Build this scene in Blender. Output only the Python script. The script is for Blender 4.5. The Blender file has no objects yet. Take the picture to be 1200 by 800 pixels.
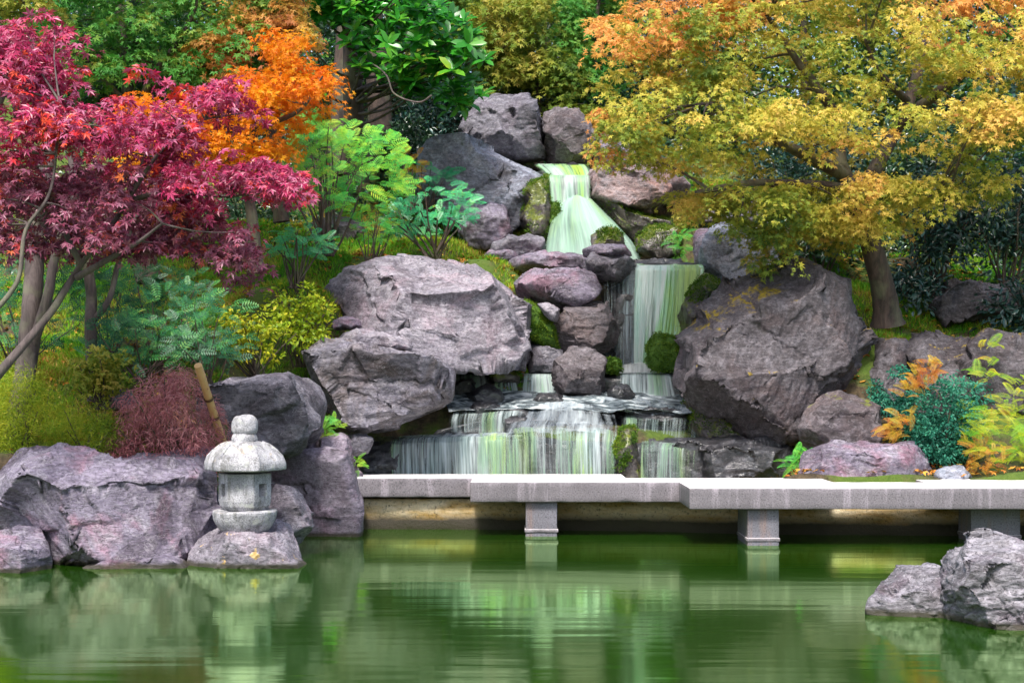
import bpy, math, random
import numpy as np
from mathutils import Vector, Matrix

SEED = 11
random.seed(SEED)
rng = np.random.default_rng(SEED)
F, CZ, HY = 1800.0, 1.78, 450.0          # focal length in photo pixels, eye height, horizon row
sc = bpy.context.scene
col = sc.collection

def P(px, py, d):
    return np.array([(px - 600) / F * d, d, CZ + (HY - py) / F * d])

# ---------------------------------------------------------------- noise
def _hash(i, j, k, s):
    h = (i.astype(np.int64) * 374761393 + j.astype(np.int64) * 668265263 + k.astype(np.int64) * 2147483647 + s * 1274126177) & 0xffffffff
    h = ((h ^ (h >> 13)) * 1274126177) & 0xffffffff
    h = h ^ (h >> 16)
    return (h & 0xffffff) / float(0xffffff) * 2 - 1

def vnoise(p, s=0):
    p = np.asarray(p, float)
    i = np.floor(p).astype(np.int64); f = p - i
    u = f * f * f * (f * (f * 6 - 15) + 10)
    r = 0
    for dx in (0, 1):
        wx = u[:, 0] if dx else 1 - u[:, 0]
        for dy in (0, 1):
            wy = u[:, 1] if dy else 1 - u[:, 1]
            for dz in (0, 1):
                wz = u[:, 2] if dz else 1 - u[:, 2]
                r = r + wx * wy * wz * _hash(i[:, 0] + dx, i[:, 1] + dy, i[:, 2] + dz, s)
    return r

def fbm(p, s=0, o=4, g=0.5):
    a, r, t = 1.0, 0, 0
    for k in range(o):
        r = r + a * vnoise(p * (2.03 ** k) + 17.3 * k, s + k); t += a; a *= g
    return r / t

# ---------------------------------------------------------------- mesh building
class MB:
    """collects vertices and quads / triangles and links them as one mesh object"""
    def __init__(s):
        s.v, s.q, s.t, s.r, s.uv, s.n = [], [], [], [], [], 0
    def add(s, v, quads=None, tris=None, rnd=0.5, uv=None):
        v = np.asarray(v, float).reshape(-1, 3)
        if quads is not None and len(quads): s.q.append(np.asarray(quads, np.int64).reshape(-1, 4) + s.n)
        if tris is not None and len(tris): s.t.append(np.asarray(tris, np.int64).reshape(-1, 3) + s.n)
        s.v.append(v); s.r.append(np.broadcast_to(np.asarray(rnd, float), (len(v),)).copy())
        s.uv.append(np.zeros((len(v), 2)) if uv is None else np.asarray(uv, float))
        s.n += len(v)
    def tube(s, pts, rad, seg=7, rnd=0.5, wob=0.0):
        pts = np.asarray(pts, float); n = len(pts)
        rad = np.broadcast_to(np.asarray(rad, float), (n,))
        t = np.gradient(pts, axis=0); t /= np.linalg.norm(t, axis=1)[:, None] + 1e-9
        ref = np.array([0.13, 0.2, 0.97]) if abs(t[:, 2]).mean() < 0.8 else np.array([0.9, 0.43, 0.05])
        a = np.cross(t, ref); a /= np.linalg.norm(a, axis=1)[:, None]; b = np.cross(t, a)
        th = np.arange(seg) / seg * 2 * np.pi
        rr = rad[:, None] * np.ones(seg)
        if wob: rr = rr * (1 + wob * rng.normal(0, 1, (n, seg)))
        v = pts[:, None] + rr[:, :, None] * (np.cos(th)[None, :, None] * a[:, None] + np.sin(th)[None, :, None] * b[:, None])
        i = np.arange(n - 1)[:, None] * seg; j = np.arange(seg)[None]; k = (j + 1) % seg
        q = np.stack([i + j, i + k, i + seg + k, i + seg + j], -1).reshape(-1, 4)
        s.add(v.reshape(-1, 3), q, None, rnd)
        s.add([pts[-1], *v[-1]], None, [(0, 1 + m, 1 + (m + 1) % seg) for m in range(seg)], rnd)
    def build(s, name, mat, parent=None, smooth=True, origin=None):
        v = np.concatenate(s.v); org = np.zeros(3) if origin is None else np.asarray(origin, float)
        v = v - org
        me = bpy.data.meshes.new(name)
        q = np.concatenate(s.q) if s.q else np.zeros((0, 4), int)
        t = np.concatenate(s.t) if s.t else np.zeros((0, 3), int)
        me.vertices.add(len(v)); me.vertices.foreach_set('co', v.ravel().astype(np.float32))
        me.loops.add(q.size + t.size)
        me.loops.foreach_set('vertex_index', np.concatenate([q.ravel(), t.ravel()]).astype(np.int32))
        me.polygons.add(len(q) + len(t))
        st = np.concatenate([np.arange(len(q)) * 4, q.size + np.arange(len(t)) * 3]).astype(np.int32)
        me.polygons.foreach_set('loop_start', st)
        me.polygons.foreach_set('use_smooth', np.full(len(q) + len(t), smooth, bool))
        at = me.attributes.new('rnd', 'FLOAT', 'POINT'); at.data.foreach_set('value', np.concatenate(s.r).astype(np.float32))
        uv = np.concatenate(s.uv)
        if np.any(uv):
            ul = me.uv_layers.new(name='uv'); idx = np.concatenate([q.ravel(), t.ravel()])
            ul.data.foreach_set('uv', uv[idx].ravel().astype(np.float32))
        me.update(calc_edges=True); me.validate()
        me.materials.append(mat)
        o = bpy.data.objects.new(name, me); col.objects.link(o); o.location = org
        if parent is not None:
            wl = np.zeros(3); q_ = parent
            while q_ is not None: wl += np.array(q_.location); q_ = q_.parent
            o.parent = parent; o.location = org - wl
        return o

def tag(o, label=None, cat=None, group=None, kind=None):
    if label: o['label'] = label
    if cat: o['category'] = cat
    if group: o['group'] = group
    if kind: o['kind'] = kind
    return o

def thing(name, loc, label, cat, group=None):
    o = bpy.data.objects.new(name, None); col.objects.link(o); o.location = loc; o.empty_display_size = 0.2
    return tag(o, label, cat, group)

# ---------------------------------------------------------------- materials
def newmat(name):
    m = bpy.data.materials.new(name); m.use_nodes = True
    nt = m.node_tree; nt.nodes.clear(); out = nt.nodes.new('ShaderNodeOutputMaterial')
    return m, nt, out
def N(nt, typ, **kw):
    n = nt.nodes.new('ShaderNode' + typ)
    for k, v in kw.items():
        if k.startswith('i_'):
            key = k[2:].replace('_', ' ')
            n.inputs[key].default_value = v
        else: setattr(n, k, v)
    return n
def L(nt, a, b): nt.links.new(a, b)
def ramp(nt, fac, stops, interp='LINEAR'):
    n = nt.nodes.new('ShaderNodeValToRGB'); e = n.color_ramp.elements; n.color_ramp.interpolation = interp
    while len(e) < len(stops): e.new(0.5)
    for el, (p, c) in zip(e, stops):
        el.position = p; el.color = (*c, 1) if len(c) == 3 else c
    L(nt, fac, n.inputs[0]); return n.outputs[0]
def g(x): return (x, x, x)
def mix(nt, fac, a, b, blend='MIX'):
    n = nt.nodes.new('ShaderNodeMix'); n.data_type = 'RGBA'; n.blend_type = blend
    for sock, val in ((n.inputs[0], fac), (n.inputs[6], a), (n.inputs[7], b)):
        if hasattr(val, 'is_linked'): L(nt, val, sock)
        else: sock.default_value = val if isinstance(val, (int, float)) else (*val, 1)
    return n.outputs[2]
def mathn(nt, op, a, b=0.0, clamp=False):
    n = nt.nodes.new('ShaderNodeMath'); n.operation = op; n.use_clamp = clamp
    for sock, val in ((n.inputs[0], a), (n.inputs[1], b)):
        if hasattr(val, 'is_linked'): L(nt, val, sock)
        else: sock.default_value = val
    return n.outputs[0]
def pos(nt, scale=(1, 1, 1), rot=(0, 0, 0)):
    geo = N(nt, 'NewGeometry'); mp = N(nt, 'Mapping')
    mp.inputs['Rotation'].default_value = rot; mp.inputs['Scale'].default_value = scale
    L(nt, geo.outputs['Position'], mp.inputs['Vector']); return mp.outputs[0]
def noise(nt, vec, scale, detail=4, rough=0.55, dist=0.0):
    n = N(nt, 'TexNoise'); n.inputs['Scale'].default_value = scale; n.inputs['Detail'].default_value = detail
    n.inputs['Roughness'].default_value = rough; n.inputs['Distortion'].default_value = dist
    L(nt, vec, n.inputs['Vector']); return n.outputs[0]

def rock_mat(name, a, b, pink, white=0.35, moss=0.0, mosscol=((0.05, 0.09, 0.012), (0.2, 0.22, 0.02)), rot=(0, 0.6, 0), wet=0.0, speck=1.0, lichen=0.0, side_moss=0.0, tide=True):
    m, nt, out = newmat(name)
    p1 = pos(nt)
    p2 = pos(nt, (1, 1, 4.5), rot)
    big = noise(nt, p1, 1.7, 4, .6, .6); strat = noise(nt, p2, 2.2, 6, .65, 1.2); fine = noise(nt, p1, 22, 5, .7); mid = noise(nt, p1, 6, 5, .65, .5)
    c = mix(nt, ramp(nt, strat, [(.36, g(0)), (.62, g(1))]), a, b)
    c = mix(nt, ramp(nt, big, [(.50, g(0)), (.64, g(.65))]), c, pink)
    v = ramp(nt, mid, [(.5, g(0)), (.66, g(white))])
    c = mix(nt, v, c, (.56, .54, .58))
    # crystalline speckle
    vo = N(nt, 'TexVoronoi'); vo.inputs['Scale'].default_value = 55; L(nt, p1, vo.inputs['Vector'])
    sp = ramp(nt, fine, [(.36, g(.45)), (.5, g(.95)), (.68, g(1.55))])
    c = mix(nt, speck * .6, c, mix(nt, 1.0, c, sp, 'MULTIPLY'))
    dk = noise(nt, p1, .9, 5, .65, 1.0); c = mix(nt, ramp(nt, dk, [(.50, g(0)), (.58, g(.7))]), c, mix(nt, 1.0, c, (.38, .34, .36), 'MULTIPLY'))
    # thin dark seams following the strata
    seam = noise(nt, p2, 5.5, 3, .5, 2.0)
    sm = ramp(nt, seam, [(.47, g(0)), (.497, g(.75)), (.503, g(.75)), (.53, g(0))])
    c = mix(nt, sm, c, (.035, .03, .038))
    vn_ = noise(nt, pos(nt, (1, 1, 2.2), (0, rot[1] + .9, .3)), 3.1, 4, .55, 2.5)
    c = mix(nt, ramp(nt, vn_, [(.485, g(0)), (.5, g(.55 * white + .1)), (.515, g(0))]), c, (.7, .68, .70))
    c = mix(nt, 1.0, c, (.67, .655, .68), 'MULTIPLY')
    at = N(nt, 'Attribute', attribute_name='crack')
    c = mix(nt, mathn(nt, 'MULTIPLY', at.outputs['Fac'], .85, True), c, (.03, .026, .026))
    geo = N(nt, 'NewGeometry'); sep = N(nt, 'SeparateXYZ'); L(nt, geo.outputs['Normal'], sep.inputs[0])
    sepp = N(nt, 'SeparateXYZ'); L(nt, geo.outputs['Position'], sepp.inputs[0])
    rgh = .72
    if lichen:
        li = ramp(nt, noise(nt, p1, 5.0, 4, .6), [(1 - lichen - .03, g(0)), (1 - lichen, g(1))])
        c = mix(nt, li, c, mix(nt, fine, (.5, .26, .02), (.75, .6, .35)))
    if moss:
        mz = mathn(nt, 'MULTIPLY_ADD', sep.outputs['Z'], .55)
        nt.nodes[-1].inputs[2].default_value = 0
        ms = mathn(nt, 'ADD', mathn(nt, 'MULTIPLY', sep.outputs['Z'], .28 * (1 - side_moss)), mathn(nt, 'ADD', mathn(nt, 'MULTIPLY', big, .8), mathn(nt, 'MULTIPLY', fine, .3)))
        th = 1.12 - moss
        mf = ramp(nt, ms, [(max(0, th - .05), g(0)), (min(1, th + .02), g(1))])
        c = mix(nt, mf, c, mix(nt, ramp(nt, fine, [(.3, g(0)), (.7, g(1))]), mosscol[0], mosscol[1]))
    if wet:
        c = mix(nt, wet, c, mix(nt, 1.0, c, (.3, .3, .28), 'MULTIPLY')); rgh = .28
    if tide:   # damp dark line with algae where the pond touches the stone
        tz = mathn(nt, 'ADD', sepp.outputs['Z'], mathn(nt, 'MULTIPLY', mid, -.06))
        tf = ramp(nt, tz, [(.0, g(.85)), (.035, g(0))])
        c = mix(nt, tf, c, (.03, .026, .008))
    bs = N(nt, 'BsdfPrincipled'); L(nt, c, bs.inputs['Base Color']); bs.inputs['Roughness'].default_value = rgh
    bs.inputs['Specular IOR Level'].default_value = .35 if not wet else .6
    hgt = mathn(nt, 'ADD', mathn(nt, 'MULTIPLY', fine, .35), mathn(nt, 'ADD', mathn(nt, 'MULTIPLY', strat, .8), mathn(nt, 'MULTIPLY', sm, -.25)))
    bp = N(nt, 'Bump'); bp.inputs['Strength'].default_value = .55; bp.inputs['Distance'].default_value = .03
    L(nt, hgt, bp.inputs['Height']); L(nt, bp.outputs[0], bs.inputs['Normal'])
    L(nt, bs.outputs[0], out.inputs[0]); return m

def leaf_mat(name, stops, trans=.35, rough=.5, nscale=1.3, nw=.5, spec=.35):
    m, nt, out = newmat(name)
    at = N(nt, 'Attribute', attribute_name='rnd'); nz = noise(nt, pos(nt), nscale, 3)
    nz = ramp(nt, nz, [(.3, g(0)), (.7, g(1))])
    f = mathn(nt, 'ADD', mathn(nt, 'MULTIPLY', at.outputs['Fac'], 1 - nw), mathn(nt, 'MULTIPLY', nz, nw))
    c = ramp(nt, f, stops)
    bs = N(nt, 'BsdfPrincipled'); L(nt, c, bs.inputs['Base Color']); bs.inputs['Roughness'].default_value = rough
    bs.inputs['Specular IOR Level'].default_value = spec
    tr = N(nt, 'BsdfTranslucent'); L(nt, c, tr.inputs[0])
    mx = N(nt, 'MixShader'); mx.inputs[0].default_value = trans
    L(nt, bs.outputs[0], mx.inputs[1]); L(nt, tr.outputs[0], mx.inputs[2]); L(nt, mx.outputs[0], out.inputs[0])
    return m

def bark_mat(name, a, b, sc_=9):
    m, nt, out = newmat(name)
    p = pos(nt, (1, 1, .22)); n1 = noise(nt, p, sc_, 6, .65, .8); n2 = noise(nt, pos(nt), 3, 3)
    c = mix(nt, ramp(nt, n1, [(.35, g(0)), (.65, g(1))]), a, b)
    c = mix(nt, ramp(nt, n2, [(.5, g(0)), (.65, g(.4))]), c, (.2, .22, .12))
    bs = N(nt, 'BsdfPrincipled'); L(nt, c, bs.inputs['Base Color']); bs.inputs['Roughness'].default_value = .8
    bp = N(nt, 'Bump'); bp.inputs['Strength'].default_value = .8; bp.inputs['Distance'].default_value = .03
    L(nt, n1, bp.inputs['Height']); L(nt, bp.outputs[0], bs.inputs['Normal']); L(nt, bs.outputs[0], out.inputs[0]); return m

M = {}
LA, LB, PK = (.19, .165, .225), (.38, .34, .43), (.50, .25, .32)
M['lilac'] = rock_mat('lilac_rock', LA, LB, PK, .5, rot=(0, -.75, 0))
M['pale'] = rock_mat('pale_rock', (.26, .245, .29), (.50, .47, .52), (.54, .42, .47), .85, rot=(0, .25, 0))
M['grey'] = rock_mat('grey_rock', (.15, .145, .17), (.30, .295, .34), (.27, .24, .29), .5, rot=(0, .15, 0))
M['tilted'] = rock_mat('tilted_boulder_rock', (.15, .15, .185), (.36, .345, .41), (.20, .15, .12), .6, rot=(0, .12, 0), moss=.12)
M['slate'] = rock_mat('slate_rock', (.28, .32, .38), (.50, .55, .64), (.36, .37, .46), .5, rot=(0, .7, 0))
M['brown'] = rock_mat('brown_rock', (.14, .12, .12), (.24, .21, .22), (.27, .20, .19), .3, rot=(0, 1.35, 0), moss=.18)
M['giant'] = rock_mat('giant_rock', (.105, .092, .098), (.19, .17, .18), (.21, .155, .15), .28, rot=(0, 1.25, 0), moss=.26, mosscol=((.09, .07, .012), (.42, .30, .02)))
M['orangepink'] = rock_mat('orange_pink_rock', (.36, .25, .24), (.52, .40, .38), (.60, .34, .26), .6, rot=(0, -.5, 0))
M['mossy'] = rock_mat('mossy_rock', (.10, .085, .075), (.20, .17, .14), (.22, .15, .10), .2, moss=.50, side_moss=.3, wet=.3)
M['verymossy'] = rock_mat('very_mossy_rock', (.06, .07, .03), (.12, .12, .06), (.12, .1, .05), .1, moss=.85, side_moss=.7, mosscol=((.025, .07, .008), (.10, .20, .02)))
M['wet'] = rock_mat('wet_rock', (.06, .065, .075), (.14, .15, .17), (.12, .12, .13), .35, wet=.6, moss=.04)
M['lichen'] = rock_mat('lichen_rock', (.26, .24, .28), (.42, .39, .44), (.45, .34, .38), .6, lichen=.345)
M['fore'] = rock_mat('foreground_rock', (.17, .165, .18), (.36, .35, .37), (.28, .2, .25), .9, rot=(0, -1.0, 0), moss=.12)
M['blockp'] = rock_mat('purple_block', (.30, .25, .31), (.44, .38, .45), (.50, .33, .41), .4, rot=(0, 1.5, 0))
M['dark'] = rock_mat('dark_rock', (.06, .055, .06), (.12, .11, .12), (.12, .10, .10), .3, moss=.2)

# ---------------------------------------------------------------- rocks
_ico = {}
def unitv(v): return v / (np.linalg.norm(v, axis=-1, keepdims=True) + 1e-9)
def ico(sub):
    if sub not in _ico:
        import bmesh
        bm = bmesh.new(); bmesh.ops.create_icosphere(bm, subdivisions=sub, radius=1)
        v = np.array([x.co[:] for x in bm.verts]); bm.verts.index_update()
        f = np.array([[x.index for x in q.verts] for q in bm.faces]); bm.free()
        v /= np.linalg.norm(v, axis=1)[:, None]; _ico[sub] = (v, f)
    return _ico[sub]

def rock(label, outline, d, thick, mat, seed, sub=5, amp=1.0, nf=16, facets=(), group=None, cat='boulder', name='boulder', cells=14, box=.0, tilt=.15, sq=.35):
    """closed stone whose side seen from the pond has the given outline (photo pixels at distance d) and a real thickness"""
    r = np.random.default_rng(seed)
    w = np.array([P(x, y, d) for x, y in outline]); x, z = w[:, 0], w[:, 2]
    # centroid
    x2, z2 = np.roll(x, -1), np.roll(z, -1); cr = x * z2 - x2 * z; A = cr.sum() / 2
    cx, cz = ((x + x2) * cr).sum() / (6 * A), ((z + z2) * cr).sum() / (6 * A)
    th = np.linspace(-np.pi, np.pi, 361); R = np.zeros(361)
    dx, dz = np.cos(th), np.sin(th)
    for i in range(len(x)):
        ax, az = x[i] - cx, z[i] - cz; bx, bz = x2[i] - x[i], z2[i] - z[i]
        den = dx * bz - dz * bx
        den = np.where(abs(den) < 1e-9, 1e-9, den)
        t = (ax * bz - az * bx) / den; s = (ax * dz - az * dx) / den
        ok = (s >= -1e-6) & (s <= 1 + 1e-6) & (t > 0)
        R = np.where(ok & (t > R), t, R)
    R = np.where(R == 0, R[R > 0].mean(), R)
    k = np.array([1, 2, 3, 2, 1.]); k /= k.sum()
    Rp = np.concatenate([R[-5:-1], R, R[1:5]]); Rs = np.convolve(Rp, k, 'same')[4:-4]
    v, f = ico(sub); v = v.copy()
    # planes of the fractured block (x right, y away from the pond, z up)
    nrm = r.normal(0, 1, (nf, 3)); nrm /= np.linalg.norm(nrm, axis=1)[:, None]
    dd = r.uniform(.70, .95, nf)
    base = [((0, -.55, .84), .80), ((.1, -1, .05), .80)] if not facets else list(facets)
    nrm = np.vstack([nrm, [np.array(b[0]) / np.linalg.norm(b[0]) for b in base]]); dd = np.append(dd, [b[1] for b in base])
    def supp(u):
        c = u @ nrm.T
        return np.minimum(1.0 + box, np.where(c > .05, dd[None] / np.maximum(c, .05), 9).min(1))
    s = supp(v); ang = np.arctan2(v[:, 2], v[:, 0]); rho = np.hypot(v[:, 0], v[:, 2])
    s0 = supp(np.stack([np.cos(ang), np.zeros(len(v)), np.sin(ang)], 1))
    Rv = np.interp(ang, th, Rs)
    e = rho ** 3
    rp = rho * s / (s0 * e + (1 - e) * 1.0)
    mxr = np.maximum(rho, np.abs(v[:, 1])); rp = rp * ((1 - sq) + sq / mxr); yy = v[:, 1] * ((1 - sq) + sq / mxr)
    rp = rp * np.where(rho < .999, 1, 1)
    X = cx + rp * Rv * np.cos(ang); Z = cz + rp * Rv * np.sin(ang); Y = d + yy * s * thick / 2 * 1.05
    p = np.stack([X, Y, Z], 1); size = min(R.mean(), thick) if thick < R.mean() else R.mean()
    def normals(p):
        tri = p[f]; fn = np.cross(tri[:, 1] - tri[:, 0], tri[:, 2] - tri[:, 0]); vn = np.zeros_like(p)
        for c in range(3):
            for k_ in range(3): vn[:, k_] += np.bincount(f[:, c], fn[:, k_], len(p))
        return vn / (np.linalg.norm(vn, axis=1)[:, None] + 1e-12)
    vn = normals(p); gapm = None
    for lev, (nc, flat, wn, wob) in enumerate(((cells, .90, .60, .22), (cells * 5, .70, .40, .14))):
        sd_ = r.choice(len(p), min(nc, len(p) // 8), replace=False); cp, cn = p[sd_], vn[sd_]
        q = p + wob * size * np.stack([fbm(p * 2.2 / size, seed + 5 + lev), fbm(p * 2.2 / size, seed + 9), fbm(p * 2.2 / size, seed + 13)], 1)
        a_ = np.empty(len(p), int); gp = np.empty(len(p)); stv = np.array([1, 1, 1.35])
        for c0 in range(0, len(p), 30000):
            sl_ = slice(c0, c0 + 30000)
            qq, cc_ = (q[sl_] * stv), (cp * stv)
            D = np.sqrt(np.maximum(0, (qq ** 2).sum(1)[:, None] + (cc_ ** 2).sum(1)[None] - 2 * qq @ cc_.T)) / size + wn * (1 - vn[sl_] @ cn.T)
            pt = np.partition(D, 1, axis=1)[:, :2]; a_[sl_] = D.argmin(1); gp[sl_] = pt[:, 1] - pt[:, 0]
        nc = len(sd_); cnt = np.maximum(1, np.bincount(a_, minlength=nc))
        mc = np.stack([np.bincount(a_, p[:, k_], nc) for k_ in range(3)], 1) / cnt[:, None]
        mn = unitv(np.stack([np.bincount(a_, vn[:, k_], nc) for k_ in range(3)], 1)) + r.normal(0, .16 if lev == 0 else .2, (nc, 3)); mn = unitv(mn)
        h_ = ((p - mc[a_]) * mn[a_]).sum(1); off = r.uniform(-.03, .03, nc)[a_] * size * (1 if lev == 0 else .35)
        lim = .22 * size if lev == 0 else .07 * size
        p = p - mn[a_] * (np.clip(h_, -lim, lim) * flat * (min(1, .75 + .25 * amp)) - off * amp * np.clip(gp / .05, 0, 1))[:, None]
        vn = normals(p); gapm = gp if gapm is None else np.minimum(gapm, gp + .012)
    ct_, st_ = math.cos(tilt), math.sin(tilt)
    pr = np.stack([p[:, 0] * ct_ + p[:, 2] * st_, p[:, 1], -p[:, 0] * st_ + p[:, 2] * ct_], 1); an = np.array([1, 1, 3.0])
    rid = 1 - 2 * np.abs(fbm(pr * an * 1.4 / size, seed + 21, 5, .6)); fn1 = fbm(pr * an * 6 / max(size, .3), seed + 31, 4, .65)
    disp = size * amp * (.024 * (rid - .5) + .011 * fn1 - .02 * np.exp(-(gapm / .02) ** 2))
    p = p + vn * disp[:, None]
    crack = np.exp(-(gapm / .014) ** 2) * np.clip(fbm(p * 3, seed + 3) * 2.5 + .15, 0, 1) + np.clip((-fn1 - .35) * 1.5, 0, .6)
    mb = MB(); mb.add(p, None, f, .5)
    o = mb.build(name, M[mat] if isinstance(mat, str) else mat, None, True, (cx, d, p[:, 2].min()))
    a = o.data.attributes.new('crack', 'FLOAT', 'POINT'); a.data.foreach_set('value', np.clip(crack, 0, 1).astype(np.float32))
    return tag(o, label, cat, group)

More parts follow.
